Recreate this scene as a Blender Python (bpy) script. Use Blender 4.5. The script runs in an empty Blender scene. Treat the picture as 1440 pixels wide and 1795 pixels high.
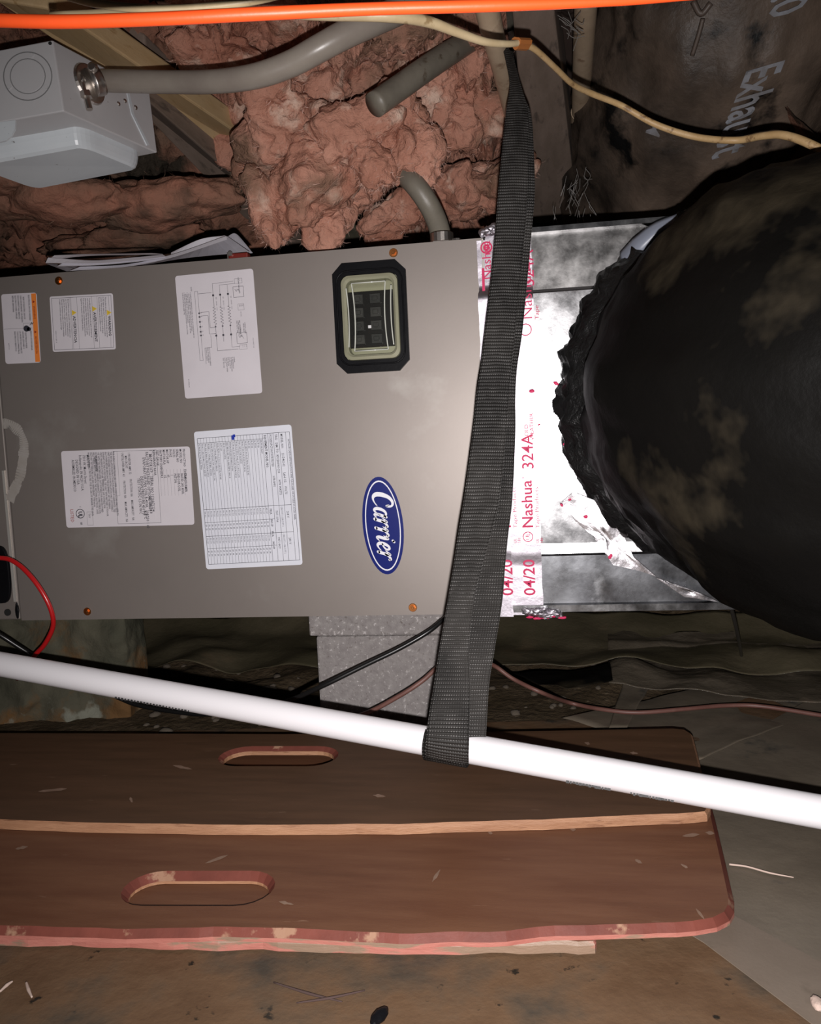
import bpy, bmesh, math, random
from mathutils import Vector, Matrix, noise

random.seed(7)
C = bpy.context.scene.collection
S = bpy.context.scene

# ------------------------------------------------------------------ camera
F = 1442.0                      # focal length in pixels of the 1440x1795 frame
D = 1.20                        # camera to the plane of the cabinet front
yaw, pit, rol = math.radians(-8.589), math.radians(-4.916), math.radians(-2.631)
cy, sy, cp, sp, cr, sr = math.cos(yaw), math.sin(yaw), math.cos(pit), math.sin(pit), math.cos(rol), math.sin(rol)
FWD = Vector((sy*cp, cy*cp, sp)); RI = Vector((cy, -sy, 0)); UP = RI.cross(FWD)
RT, UPR = cr*RI + sr*UP, -sr*RI + cr*UP
CAM = Vector((0, -D, 0))
cd = bpy.data.cameras.new('camera'); cam = bpy.data.objects.new('camera', cd); C.objects.link(cam)
cd.sensor_fit = 'VERTICAL'; cd.sensor_height = 24; cd.sensor_width = 24*1440/1795; cd.lens = 24*F/1795
cd.clip_start = .01
m3 = Matrix((RT, UPR, -FWD)).transposed()
cam.matrix_world = Matrix.Translation(CAM) @ m3.to_4x4()
S.camera = cam

# ------------------------------------------------------------------ light: the phone's lamp just under the lens, and a faint crawl-space ambient
wd = bpy.data.worlds.new('crawlspace_air'); S.world = wd; wd.use_nodes = True
wd.node_tree.nodes['Background'].inputs[0].default_value = (.9, .93, 1, 1)
wd.node_tree.nodes['Background'].inputs[1].default_value = .010
ld = bpy.data.lights.new('phone_flash', 'SPOT'); fl = bpy.data.objects.new('phone_flash', ld); C.objects.link(fl)
ld.energy = 60; ld.shadow_soft_size = .005; ld.spot_size = math.radians(112); ld.spot_blend = 1.0
ld.color = (1, .955, .95)
FLASH = CAM - UPR*.042 + RT*.004
aim = (FWD + RT*.10 - UPR*.03).normalized()
fl.matrix_world = Matrix.Translation(FLASH) @ aim.to_track_quat('-Z', 'Y').to_matrix().to_4x4()
vs = S.view_settings
vs.view_transform = 'Standard'; vs.look = 'None'; vs.gamma = 1; vs.use_curve_mapping = False; vs.exposure = 0.0
S.cycles.max_bounces = 6; S.cycles.glossy_bounces = 3; S.cycles.transmission_bounces = 6
S.cycles.use_denoising = True; S.cycles.sample_clamp_indirect = 4

# ------------------------------------------------------------------ turning a picture point into a place
def ray(px, py):
    return (FWD + RT*((px-720)/F) - UPR*((py-897.5)/F))
def P(px, py, Y):                       # point on the plane at depth Y
    r = ray(px, py); return CAM + r*((Y+D)/r.y)
def Q(px, py, z):                       # point at distance z along the viewing axis
    return CAM + ray(px, py)*z
def PZ(px, py, Z):                      # point on the level plane Z
    r = ray(px, py); return CAM + r*(Z/r.z)

ZT = P(832, 418, 0).z; ZB = P(780, 1077, 0).z
XL = P(18, 860, 0).x; XR = P(857, 750, 0).x
FL = ZB - .195                          # ground level
CE = .50                                # underside of the floor above
def gh(x, y):                           # ground height
    h = FL - .003 + .008*noise.noise(Vector((x*3, y*3, 0)))*max(0, min(1, (y-.02)*8))
    if y > .12: h += .02*noise.noise(Vector((x*9, y*9, 3)))*min(1, (y-.12)*4)
    if y > .45: h += (y-.45)**1.4*.55
    return h
def PG(px, py, off=0):
    r = ray(px, py); t = .3
    while t < 3.2:
        p = CAM + r*t
        if p.z < gh(p.x, p.y)+off: return p
        t += .004
    return p

# ------------------------------------------------------------------ materials
MT = {}
def mat(name, c1, c2=None, scale=8, rough=.6, metal=0, bump=0, bscale=60, c3=None, s3=30, t3=.62, w3=.05, detail=6, spec=.5,
        stretch=(1, 1, 1), rvar=0, dist=.002, trans=0, sheen=0, coat=0, c4=None, s4=4, t4=.6, w4=.12):
    m = bpy.data.materials.new(name); m.use_nodes = True; nt = m.node_tree; N = nt.nodes; L = nt.links
    b = N['Principled BSDF']
    tc = N.new('ShaderNodeTexCoord'); mp = N.new('ShaderNodeMapping'); L.new(tc.outputs['Object'], mp.inputs[0])
    mp.inputs['Scale'].default_value = stretch
    def nz(s, det=6):
        n = N.new('ShaderNodeTexNoise'); n.inputs['Scale'].default_value = s; n.inputs['Detail'].default_value = det
        n.inputs['Roughness'].default_value = .6; L.new(mp.outputs[0], n.inputs['Vector']); return n
    def rgb(c): return (*c, 1)
    out = None
    if c2:
        n = nz(scale, detail); r = N.new('ShaderNodeValToRGB'); L.new(n.outputs[0], r.inputs[0])
        r.color_ramp.elements[0].position = .35; r.color_ramp.elements[1].position = .65
        r.color_ramp.elements[0].color = rgb(c1); r.color_ramp.elements[1].color = rgb(c2); out = r.outputs[0]
    for (cc, ss, tt, ww) in ((c3, s3, t3, w3), (c4, s4, t4, w4)):
        if not cc: continue
        n = nz(ss, 5); mr = N.new('ShaderNodeMapRange'); L.new(n.outputs[0], mr.inputs[0])
        mr.inputs[1].default_value = tt; mr.inputs[2].default_value = tt+ww
        mx = N.new('ShaderNodeMix'); mx.data_type = 'RGBA'; L.new(mr.outputs[0], mx.inputs[0])
        if out: L.new(out, mx.inputs[6])
        else: mx.inputs[6].default_value = rgb(c1)
        mx.inputs[7].default_value = rgb(cc); out = mx.outputs[2]
    if out: L.new(out, b.inputs['Base Color'])
    else: b.inputs['Base Color'].default_value = rgb(c1)
    b.inputs['Roughness'].default_value = rough; b.inputs['Metallic'].default_value = metal
    b.inputs['Specular IOR Level'].default_value = spec
    b.inputs['Transmission Weight'].default_value = trans; b.inputs['Coat Weight'].default_value = coat
    if rvar:
        n = nz(bscale*.3, 5); mr = N.new('ShaderNodeMapRange'); L.new(n.outputs[0], mr.inputs[0])
        mr.inputs[1].default_value = .3; mr.inputs[2].default_value = .7
        mr.inputs[3].default_value = max(.02, rough-rvar); mr.inputs[4].default_value = rough+rvar
        L.new(mr.outputs[0], b.inputs['Roughness'])
    if bump:
        n = nz(bscale, 8); bp = N.new('ShaderNodeBump'); bp.inputs['Strength'].default_value = bump
        bp.inputs['Distance'].default_value = dist; L.new(n.outputs[0], bp.inputs['Height']); L.new(bp.outputs[0], b.inputs['Normal'])
    MT[name] = m; return m

paint = mat('cabinet_paint', (.245, .214, .194), (.265, .232, .210), 5, .49, .45, .05, 260, c3=(.32, .295, .27), s3=6, t3=.62, w3=.14, rvar=0, dist=.0006)
paint_edge = mat('bare_sheet_edge', (.75, .72, .66), None, rough=.3, metal=.6)
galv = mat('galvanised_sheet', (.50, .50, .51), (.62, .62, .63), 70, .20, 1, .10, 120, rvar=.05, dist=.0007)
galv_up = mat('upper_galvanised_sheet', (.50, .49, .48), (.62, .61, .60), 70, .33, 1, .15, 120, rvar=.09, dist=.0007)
galv_shade = mat('shaded_galvanised_sheet', (.20, .205, .22), (.34, .35, .37), 14, .30, 1, .2, 50, c3=(.6, .62, .65), s3=9, t3=.6, w3=.06, rvar=.1, dist=.001)  # base darkened for the sheet's turn from the flash, with pale marks
foil = mat('foil_tape', (.42, .39, .43), (.52, .49, .53), 60, .46, 1, .5, 70, rvar=.05, dist=.0012)
foil_b = mat('crumpled_bright_foil', (.70, .67, .70), (.80, .77, .80), 60, .26, 1, .5, 70, rvar=.05, dist=.0012)
redink = mat('red_print', (.62, .012, .10), None, rough=.6)
black_film = mat('black_plastic_film', (.0035, .0033, .0030), (.005, .0045, .004), 6, .5, 0, .4, 24, c3=(.050, .040, .026), s3=4.5, t3=.54, w3=.16, rvar=.06, dist=.005, spec=.05)
black_film_dusty = mat('dusty_black_plastic_film', (.022, .018, .015), (.15, .108, .08), 4.0, .45, 0, .6, 22, c3=(.006, .006, .006), s3=9, t3=.56, w3=.10, rvar=.14, dist=.008, spec=.3)
black_wrinkle = mat('crumpled_black_plastic', (.008, .008, .008), (.014, .014, .014), 8, .24, 0, .9, 30, rvar=.08, dist=.012, spec=.28)
ductink = mat('grey_duct_print', (.27, .28, .31), (.16, .15, .15), 30, .7)
pvc = mat('white_pvc', (.80, .78, .80), None, rough=.32, c3=(.6, .57, .58), s3=14, t3=.7, w3=.05)
ptape = mat('black_mark', (.02, .02, .02), None, rough=.6)
old_pvc = mat('yellowed_pipe', (.42, .31, .21), (.52, .40, .28), 20, .38, 0, .15, 80, c3=(.30, .2, .13), s3=30, t3=.6, w3=.1)
orange = mat('orange_cord_jacket', (.95, .10, .018), None, rough=.45, bump=.1, bscale=100)
romex = mat('cream_cable_jacket', (.58, .44, .25), (.68, .54, .33), 30, .42, 0, .2, 90, c3=(.35, .24, .12), s3=25, t3=.62, w3=.05)
oldwire = mat('tan_cable_jacket', (.42, .27, .12), (.50, .34, .17), 40, .5, 0, .3, 120, c3=(.22, .13, .06), s3=50, t3=.58, w3=.06)
brownwire = mat('brown_cable_jacket', (.12, .05, .04), (.16, .075, .06), 30, .5)
blackwire = mat('black_cable_jacket', (.008, .008, .008), None, rough=.3)
redwire = mat('red_wire_jacket', (.50, .012, .014), None, rough=.3, spec=.7)
conduit = mat('grey_conduit_jacket', (.24, .205, .175), (.29, .255, .215), 18, .33, 0, .1, 60, c3=(.15, .12, .10), s3=70, t3=.68, w3=.03)
conduit_dark = mat('dusty_grey_conduit', (.14, .125, .10), (.19, .17, .135), 18, .45, 0, .3, 60, c3=(.09, .07, .05), s3=40, t3=.6, w3=.08)
steel_paint = mat('grey_box_enamel', (.46, .455, .46), (.50, .495, .50), 8, .38, 0, .03, 60, c3=(.16, .15, .14), s3=120, t3=.72, w3=.02)
steel_lite = mat('grey_box_hood_enamel', (.52, .56, .59), (.60, .64, .66), 7, .35, 0, .03, 60, c3=(.13, .12, .11), s3=110, t3=.7, w3=.02)
zinc = mat('zinc_hardware', (.50, .46, .42), (.62, .58, .54), 60, .36, 1, .1, 80)
copper = mat('copper_screw', (.72, .30, .10), (.60, .22, .07), 90, .3, 1)
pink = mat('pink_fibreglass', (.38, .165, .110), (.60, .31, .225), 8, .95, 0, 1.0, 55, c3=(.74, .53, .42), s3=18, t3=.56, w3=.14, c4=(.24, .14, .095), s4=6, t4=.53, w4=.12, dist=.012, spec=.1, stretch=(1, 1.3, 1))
pink_dark = mat('dim_dirty_fibreglass', (.34, .15, .10), (.19, .115, .08), 7, .95, 0, 1.0, 40, c3=(.05, .04, .03), s3=5, t3=.54, w3=.12, dist=.009, spec=.1)  # dirt patches over a base darkened for falloff of the flash with distance
wood = mat('pale_joist_wood', (.50, .34, .17), (.58, .42, .23), 6, .7, 0, .25, 50, c3=(.40, .25, .11), s3=14, t3=.6, w3=.1, stretch=(6, 1, 6))
wood_old = mat('grey_weathered_timber', (.17, .125, .095), (.235, .175, .14), 7, .8, 0, .3, 60, c3=(.10, .075, .06), s3=9, t3=.6, w3=.1, stretch=(5, 1, 5))
wood_green = mat('shaded_green_grey_timber', (.12, .115, .075), (.18, .16, .11), 9, .8, 0, .4, 60, stretch=(5, 1, 5))  # green-grey tint stands in for shade on the far joist wood
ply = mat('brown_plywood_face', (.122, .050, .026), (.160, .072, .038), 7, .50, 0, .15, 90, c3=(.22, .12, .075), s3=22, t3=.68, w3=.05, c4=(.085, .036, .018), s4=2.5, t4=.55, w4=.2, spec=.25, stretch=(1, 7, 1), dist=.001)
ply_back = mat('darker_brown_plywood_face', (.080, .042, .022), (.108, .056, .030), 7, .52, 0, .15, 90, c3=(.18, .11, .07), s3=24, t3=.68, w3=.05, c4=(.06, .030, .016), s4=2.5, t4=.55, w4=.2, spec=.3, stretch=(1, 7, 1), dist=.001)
edge_wood = mat('raw_plywood_edge', (.30, .145, .075), (.40, .21, .115), 12, .6, 0, .5, 80, c3=(.22, .10, .05), s3=20, t3=.58, w3=.08, stretch=(1, 6, 8), dist=.002)
edge_pink = mat('pink_stained_edge', (.34, .115, .09), (.44, .18, .14), 9, .5, 0, .4, 60, c3=(.24, .16, .11), s3=9, t3=.53, w3=.05, stretch=(1, 5, 5), dist=.002)
edge_red = mat('red_painted_bevel', (.12, .036, .026), (.17, .050, .036), 20, .5, 0, .4, 90, c3=(.30, .17, .11), s3=24, t3=.62, w3=.05, dist=.001, spec=.15)
cinder = mat('concrete_block', (.21, .190, .185), (.27, .25, .24), 90, .9, 0, .9, 160, c3=(.46, .43, .42), s3=180, t3=.6, w3=.05, c4=(.16, .14, .13), s4=210, t4=.6, w4=.05, dist=.0025, spec=.2)
stucco = mat('stained_cement', (.055, .055, .038), (.11, .10, .07), 6, .9, 0, .9, 30, c3=(.14, .075, .03), s3=7, t3=.54, w3=.1, c4=(.20, .20, .16), s4=10, t4=.62, w4=.06, dist=.006, spec=.2)
dirt = mat('dry_dirt', (.055, .038, .020), (.105, .075, .045), 16, .95, 0, 1.0, 60, c3=(.17, .13, .085), s3=40, t3=.62, w3=.08, dist=.010, spec=.15)
film_brown = mat('muddy_vapour_barrier', (.115, .066, .036), (.175, .108, .062), 9, .6, 0, .5, 60, c3=(.020, .016, .012), s3=30, t3=.64, w3=.04, c4=(.062, .052, .040), s4=9, t4=.48, w4=.2, spec=.2, rvar=.1, dist=.003)
film_grey = mat('dusty_grey_vapour_barrier', (.115, .094, .070), (.17, .140, .104), 6, .48, 0, .4, 25, c3=(.05, .05, .045), s3=9, t3=.58, w3=.1, rvar=.12, dist=.003)
film_lite = mat('pale_dusty_vapour_barrier', (.16, .125, .095), (.20, .16, .125), 6, .55, 0, .4, 25, c3=(.12, .095, .07), s3=12, t3=.6, w3=.1, dist=.002)
film_olive = mat('olive_stained_plastic', (.062, .054, .032), (.105, .088, .056), 5, .30, 0, .6, 14, c3=(.12, .09, .055), s3=10, t3=.60, w3=.12, rvar=.1, dist=.008)
film_gloss = mat('glossy_dusty_plastic', (.080, .066, .048), (.135, .112, .084), 6, .24, 0, .8, 16, c3=(.17, .135, .10), s3=15, t3=.60, w3=.08, rvar=.12, dist=.008)
gravel_m = mat('dull_gravel', (.075, .058, .04), (.13, .105, .08), 20, .9, 0, .5, 70)
paper = mat('white_paper', (.80, .78, .84), None, rough=.75)
paper_grey = mat('grey_paper', (.34, .33, .37), (.42, .41, .45), 20, .8)  # mottled grey, darker than the white pages
sticker = mat('white_sticker', (.63, .59, .62), (.67, .63, .66), 14, .4)
sticker2 = mat('cool_white_sticker', (.70, .71, .78), (.74, .75, .81), 14, .4)
inkblk = mat('black_print', (.035, .033, .045), None, rough=.6)
inkgry = mat('grey_print', (.06, .055, .07), None, rough=.6)
inkred = mat('dark_red_print', (.28, .02, .01), None, rough=.6)
inkorg = mat('orange_print', (.80, .23, .04), None, rough=.5)
inkyel = mat('yellow_print', (.72, .50, .04), None, rough=.5)
inkblue = mat('blue_pen_mark', (.01, .03, .35), None, rough=.5)
logoblue = mat('navy_badge', (.009, .017, .16), None, rough=.22, spec=.6)
logowhite = mat('white_badge_print', (.86, .86, .9), None, rough=.3)
rubber = mat('black_rubber', (.004, .004, .005), (.007, .007, .008), 8, .35, 0, .1, 60, spec=.12)
cream = mat('pale_green_rim', (.27, .27, .18), (.35, .34, .24), 6, .35)
switch = mat('dark_switch_plastic', (.009, .009, .009), (.016, .015, .015), 10, .25)
dark_in = mat('dark_recess', (.012, .012, .011), None, rough=.7)
glass = bpy.data.materials.new('clear_plastic_lens'); glass.use_nodes = True
_n = glass.node_tree.nodes; _l = glass.node_tree.links; _n.remove(_n['Principled BSDF'])
_t = _n.new('ShaderNodeBsdfTransparent'); _t.inputs[0].default_value = (.93, .94, .90, 1); _g = _n.new('ShaderNodeBsdfGlossy'); _g.inputs['Roughness'].default_value = .12
_f = _n.new('ShaderNodeLayerWeight'); _f.inputs[0].default_value = .25; _m = _n.new('ShaderNodeMixShader')
_l.new(_f.outputs['Facing'], _m.inputs[0]); _l.new(_t.outputs[0], _m.inputs[1]); _l.new(_g.outputs[0], _m.inputs[2]); _l.new(_m.outputs[0], _n['Material Output'].inputs[0])
redplast = mat('dark_red_plastic', (.16, .02, .015), None, rough=.35)
twig_m = mat('pale_twig', (.50, .38, .32), None, rough=.8)
fray_m = mat('grey_plastic_shreds', (.14, .13, .12), None, rough=.4)
wallm = mat('dark_foundation', (.05, .04, .032), (.08, .065, .05), 5, .95, 0, .8, 30, dist=.01)
subfl = mat('dark_subfloor', (.07, .045, .035), (.11, .07, .055), 6, .95, 0, .3, 30)

# webbing: woven ribs across the strap, with worn light threads (UV: x across, y along, in metres)
def webbing_mat():
    m = bpy.data.materials.new('dark_grey_webbing'); m.use_nodes = True; nt = m.node_tree; N = nt.nodes; L = nt.links
    b = N['Principled BSDF']; b.inputs['Roughness'].default_value = .62; b.inputs['Specular IOR Level'].default_value = .35
    uv = N.new('ShaderNodeUVMap'); sep = N.new('ShaderNodeSeparateXYZ'); L.new(uv.outputs[0], sep.inputs[0])
    def math_(op, a, bv=None, c=None):
        n = N.new('ShaderNodeMath'); n.operation = op
        for i, v in enumerate((a, bv, c)):
            if v is None: continue
            if isinstance(v, (int, float)): n.inputs[i].default_value = v
            else: L.new(v, n.inputs[i])
        return n.outputs[0]
    rib = math_('SINE', math_('MULTIPLY', sep.outputs[1], 2*math.pi/.0042))
    wf = math_('SINE', math_('MULTIPLY', sep.outputs[0], 2*math.pi/.0026))
    h = math_('ADD', rib, math_('MULTIPLY', wf, .35))
    ns = N.new('ShaderNodeTexNoise'); ns.inputs['Scale'].default_value = 60; L.new(uv.outputs[0], ns.inputs['Vector'])
    thr = math_('GREATER_THAN', math_('ADD', h, math_('MULTIPLY', ns.outputs[0], 1.6)), 1.93)
    n2 = N.new('ShaderNodeTexNoise'); n2.inputs['Scale'].default_value = 9; L.new(uv.outputs[0], n2.inputs['Vector'])
    r = N.new('ShaderNodeValToRGB'); L.new(n2.outputs[0], r.inputs[0])
    r.color_ramp.elements[0].color = (.012, .011, .010, 1); r.color_ramp.elements[1].color = (.030, .0275, .025, 1)
    r.color_ramp.elements[0].position = .4; r.color_ramp.elements[1].position = .65
    mx = N.new('ShaderNodeMix'); mx.data_type = 'RGBA'; L.new(thr, mx.inputs[0]); L.new(r.outputs[0], mx.inputs[6]); mx.inputs[7].default_value = (.13, .125, .12, 1)
    L.new(mx.outputs[2], b.inputs['Base Color'])
    bp = N.new('ShaderNodeBump'); bp.inputs['Strength'].default_value = .8; bp.inputs['Distance'].default_value = .0006
    L.new(h, bp.inputs['Height']); L.new(bp.outputs[0], b.inputs['Normal'])
    return m
web = webbing_mat()

# ------------------------------------------------------------------ mesh builders
class MB:
    def __init__(s): s.v = []; s.f = []; s.mi = []; s.uv = {}
    def add(s, vs_, fs, mi=0):
        o = len(s.v); s.v += [Vector(v) for v in vs_]
        for f in fs: s.f.append([i+o for i in f]); s.mi.append(mi)
        return o
    def hexa(s, c, mi=0):       # c: 8 corners, front quad 0-3 (counter-clockwise seen from the front), back quad 4-7
        s.add(c, [(0,1,2,3), (5,4,7,6), (4,0,3,7), (1,5,6,2), (3,2,6,7), (4,5,1,0)], mi)
    def box(s, a, b, mi=0):
        x0, y0, z0 = [min(a[i], b[i]) for i in range(3)]; x1, y1, z1 = [max(a[i], b[i]) for i in range(3)]
        s.hexa([(x0,y0,z0),(x1,y0,z0),(x1,y0,z1),(x0,y0,z1),(x0,y1,z0),(x1,y1,z0),(x1,y1,z1),(x0,y1,z1)], mi)
    def prism(s, poly, off, mi=0):   # poly: world points, extruded by off
        n = len(poly); off = Vector(off)
        vv = [Vector(p) for p in poly] + [Vector(p)+off for p in poly]
        s.add(vv, [tuple(range(n)), tuple(range(2*n-1, n-1, -1))] + [(i+n, (i+1) % n+n, (i+1) % n, i) for i in range(n)], mi)
    def tube(s, pts, r, seg=12, sub=6, caps=True, wob=None, mi=0, smooth_path=True):
        pts = [Vector(p) for p in pts]; rr = list(r) if isinstance(r, (list, tuple)) else [r]*len(pts)
        if smooth_path and len(pts) > 2:
            pts, rr = catmull(pts, rr, sub)
        n = len(pts); t = [(pts[min(i+1, n-1)]-pts[max(i-1, 0)]).normalized() for i in range(n)]
        a = t[0].orthogonal().normalized(); vv = []
        for i in range(n):
            a = (a - t[i]*a.dot(t[i])).normalized(); bb = t[i].cross(a)
            for k in range(seg):
                th = 2*math.pi*k/seg; d = a*math.cos(th)+bb*math.sin(th); q = rr[i]
                if wob: q += wob(i/(n-1), th, pts[i])
                vv.append(pts[i]+d*q)
        fs = [(i*seg+k, i*seg+(k+1) % seg, (i+1)*seg+(k+1) % seg, (i+1)*seg+k) for i in range(n-1) for k in range(seg)]
        if caps: fs += [tuple(range(seg-1, -1, -1)), tuple(range((n-1)*seg, n*seg))]
        s.add(vv, fs, mi)
    def grid(s, fn, nu, nv, mi=0):
        vv = [fn(i/nu, j/nv) for j in range(nv+1) for i in range(nu+1)]
        s.add(vv, [(j*(nu+1)+i, j*(nu+1)+i+1, (j+1)*(nu+1)+i+1, (j+1)*(nu+1)+i) for j in range(nv) for i in range(nu)], mi)
    def disc(s, M, r, h, seg=20, r2=None, mi=0):   # lathe-like drum along local z of M
        r2 = r if r2 is None else r2
        vv = [M @ Vector((r*math.cos(2*math.pi*k/seg), r*math.sin(2*math.pi*k/seg), 0)) for k in range(seg)]
        vv += [M @ Vector((r2*math.cos(2*math.pi*k/seg), r2*math.sin(2*math.pi*k/seg), h)) for k in range(seg)]
        s.add(vv, [tuple(range(seg-1, -1, -1)), tuple(range(seg, 2*seg))] + [(k, (k+1) % seg, seg+(k+1) % seg, seg+k) for k in range(seg)], mi)
    def blob(s, c, rad, M=None, sub=3, amp=.35, fr=8, seed=0, mi=0):
        bm = bmesh.new(); bmesh.ops.create_icosphere(bm, subdivisions=sub, radius=1)
        c = Vector(c); vv = []
        for v in bm.verts:
            p = v.co.copy(); q = Vector((p.x*rad[0], p.y*rad[1], p.z*rad[2]))
            if M: q = M @ q
            w = q+c
            d = noise.fractal(w*fr+Vector((seed, 0, 0)), .8, 2.1, 4)
            vv.append(c+q*(1+amp*d))
        s.add(vv, [tuple(x.index for x in f.verts) for f in bm.faces], mi); bm.free()
    def text(s, body, size, M, mi=0, shear=0, res=1, align='LEFT', line=1.0, sx=1.0, offset=0, valign='TOP_BASELINE', space=1.0):
        cu = bpy.data.curves.new('t', 'FONT'); cu.body = body; cu.size = size; cu.shear = shear; cu.resolution_u = res
        cu.align_x = align; cu.space_line = line; cu.offset = offset; cu.space_character = space
        o = bpy.data.objects.new('t', cu); me = bpy.data.meshes.new_from_object(o)
        vv = [M @ Vector((v.co.x*sx, v.co.y, v.co.z)) for v in me.vertices]
        s.add(vv, [tuple(p.vertices) for p in me.polygons], mi)
        bpy.data.objects.remove(o); bpy.data.curves.remove(cu); bpy.data.meshes.remove(me)
    def build(s, name, mats, parent=None, smooth=False, bevel=0, base=None, flip=False):
        me = bpy.data.meshes.new(name)
        if parent is not None: base = Vector(parent['_b'])
        elif base is None:
            xs = [v.x for v in s.v]; ys = [v.y for v in s.v]; zs = [v.z for v in s.v]
            base = Vector(((min(xs)+max(xs))/2, (min(ys)+max(ys))/2, min(zs)))
        me.from_pydata([tuple(v-base) for v in s.v], [], s.f)
        if not isinstance(mats, (list, tuple)): mats = [mats]
        for m in mats: me.materials.append(m)
        for p, i in zip(me.polygons, s.mi): p.material_index = i; p.use_smooth = smooth
        if s.uv:
            ul = me.uv_layers.new(name='UVMap')
            for lp in me.loops: ul.data[lp.index].uv = s.uv.get(lp.vertex_index, (0, 0))
        me.validate(); me.update()
        bm = bmesh.new(); bm.from_mesh(me)
        if not s.uv: bmesh.ops.recalc_face_normals(bm, faces=bm.faces)
        bm.to_mesh(me); bm.free()
        o = bpy.data.objects.new(name, me); C.objects.link(o)
        if parent is not None:
            o.parent = parent; 
        else: o.location = base
        o['_b'] = list(base)
        if bevel:
            b = o.modifiers.new('bevel', 'BEVEL'); b.width = bevel; b.segments = 2; b.limit_method = 'ANGLE'; b.angle_limit = .6
        return o

def catmull(pts, rr, sub):
    P_ = [2*pts[0]-pts[1]] + pts + [2*pts[-1]-pts[-2]]; op = []; orr = []
    for i in range(1, len(P_)-2):
        for k in range(sub):
            t = k/sub; p0, p1, p2, p3 = P_[i-1:i+3]
            op.append(.5*((2*p1)+(p2-p0)*t+(2*p0-5*p1+4*p2-p3)*t*t+(3*p1-p0-3*p2+p3)*t**3))
            orr.append(rr[i-1]*(1-t)+rr[i]*t)
    op.append(pts[-1]); orr.append(rr[-1]); return op, orr

def thing(name, label, cat, base, group=None):
    o = bpy.data.objects.new(name, None); C.objects.link(o); o.location = base; o['_b'] = list(base)
    o.empty_display_size = .05
    return tag(o, label, cat, group)
def tag(o, label=None, cat=None, group=None, kind=None):
    if label: o['label'] = label
    if cat: o['category'] = cat
    if group: o['group'] = group
    if kind: o['kind'] = kind
    return o
def struct(o): o['kind'] = 'structure'; return o
def cable(name, pts, r, m, label, cat, seg=10, sub=8, group=None):
    b = MB(); b.tube(pts, r, seg, sub); return tag(b.build(name, m, smooth=True), label, cat, group)
def frame(origin, u, v):
    u = Vector(u).normalized(); v = Vector(v).normalized(); n = u.cross(v)
    return Matrix.Translation(origin) @ Matrix((u, v, n)).transposed().to_4x4()

# ================================================================== SETTING
# ground
b = MB()
b.grid(lambda u, v: (lambda x, y: Vector((x, y, gh(x, y)+.004*noise.noise(Vector((x*30, y*30, 1)))*(1 if y > .1 else 0))))(-1.5+3.2*u, -1.0+2.6*v), 200, 170)
struct(b.build('floor', dirt, smooth=True))
# foundation walls and underside of the floor above
b = MB(); b.grid(lambda u, v: Vector((-1.5+3.2*u, 1.15+.03*noise.noise(Vector((u*12, v*4, 0))), FL-.05+(CE+.25-FL)*v)), 60, 20)
struct(b.build('wall_back', wallm, smooth=True))
b = MB(); b.box((-1.55, -1.0, FL-.05), (-1.5, 1.6, CE+.2)); struct(b.build('wall_left', wallm))
b = MB(); b.box((1.7, -1.0, FL-.05), (1.75, 1.6, CE+.2)); struct(b.build('wall_right', wallm))
b = MB(); b.box((-1.5, -1.3, CE+.30), (1.7, 1.6, CE+.32)); struct(b.build('ceiling', subfl))

# ================================================================== TIMBER OVERHEAD
def beam(name, q, zs, h, m, label, cat='timber'):   # q: near-left, near-right, far-right, far-left in the picture; zs near, far distance
    p = [Q(q[0][0], q[0][1], zs[0]), Q(q[1][0], q[1][1], zs[0]), Q(q[2][0], q[2][1], zs[1]), Q(q[3][0], q[3][1], zs[1])]
    b = MB(); up = Vector((0, 0, h)); b.hexa([*p, *[x+up for x in p]])
    return tag(b.build(name, m, bevel=.003), label, cat)
beam('joist', ((-10, 0), (100, 18), (640, 385), (590, 405)), (1.0, 1.95), .035, wood,
     'pale yellow wooden joist running diagonally back above the grey electrical box')
beam('timber_block', ((205, 150), (262, 180), (545, 425), (480, 436)), (1.24, 1.85), .10, wood_old,
     'grey-brown old timber beside the pale joist, behind the grey electrical box')
beam('timber_block', ((500, 352), (560, 338), (690, 432), (560, 440)), (1.62, 1.95), .05, wood_green,
     'green-grey shaded timber end poking out below the pink insulation above the cabinet')
beam('joist', ((893, -40), (966, -40), (1015, 392), (932, 392)), (1.08, 1.9), .12, wood_old,
     'weathered grey timber beam between the two yellowed pipes')

# ================================================================== INSULATION
def insul_z(x, y, seed, sag):
    p = Vector((x*5+seed, y*5, seed))
    w_ = Vector((noise.noise(p*2.2), noise.noise(p*2.2+Vector((9, 0, 0))), 0))*.55; p = p+w_
    d = 1-abs(noise.fractal(p, .7, 2.0, 3))*1.5
    d2 = 1-abs(noise.fractal(p*3.1, .8, 2.0, 4))*1.3
    d3 = noise.fractal(p*9, .8, 2.1, 3)
    return -.045*d-.022*d2-.012*d3-.010*noise.fractal(p*6.5, .5, 2.3, 4)-sag(x, y)
def batt(name, x0, x1, y0, y1, seed, sag, m, label, n=150, rise=lambda y: 0.0):
    t = thing(name, label, 'insulation', Vector(((x0+x1)/2, (y0+y1)/2, CE)))
    b = MB()
    def fn(u, v):
        x = x0+(x1-x0)*u; y = y0+(y1-y0)*v
        e = min(1, min(u, 1-u)*14)
        wx = .02*noise.noise(Vector((x*8, y*8, seed+5))); wy = .025*noise.noise(Vector((x*9, y*9, seed+9)))
        return Vector((x+wx, y+wy, CE+rise(y)+.05+insul_z(x, y, seed, sag)*(.4+.6*e)))
    b.grid(fn, n, n); b.build('batt_face', m, t, smooth=True)
    b = MB(); b.box((x0+.01, y0+.01, CE+.075+rise(y0)), (x1-.01, y1-.01, CE+.14+rise(y0))); b.build('batt_core', m, t)
    return t
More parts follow.
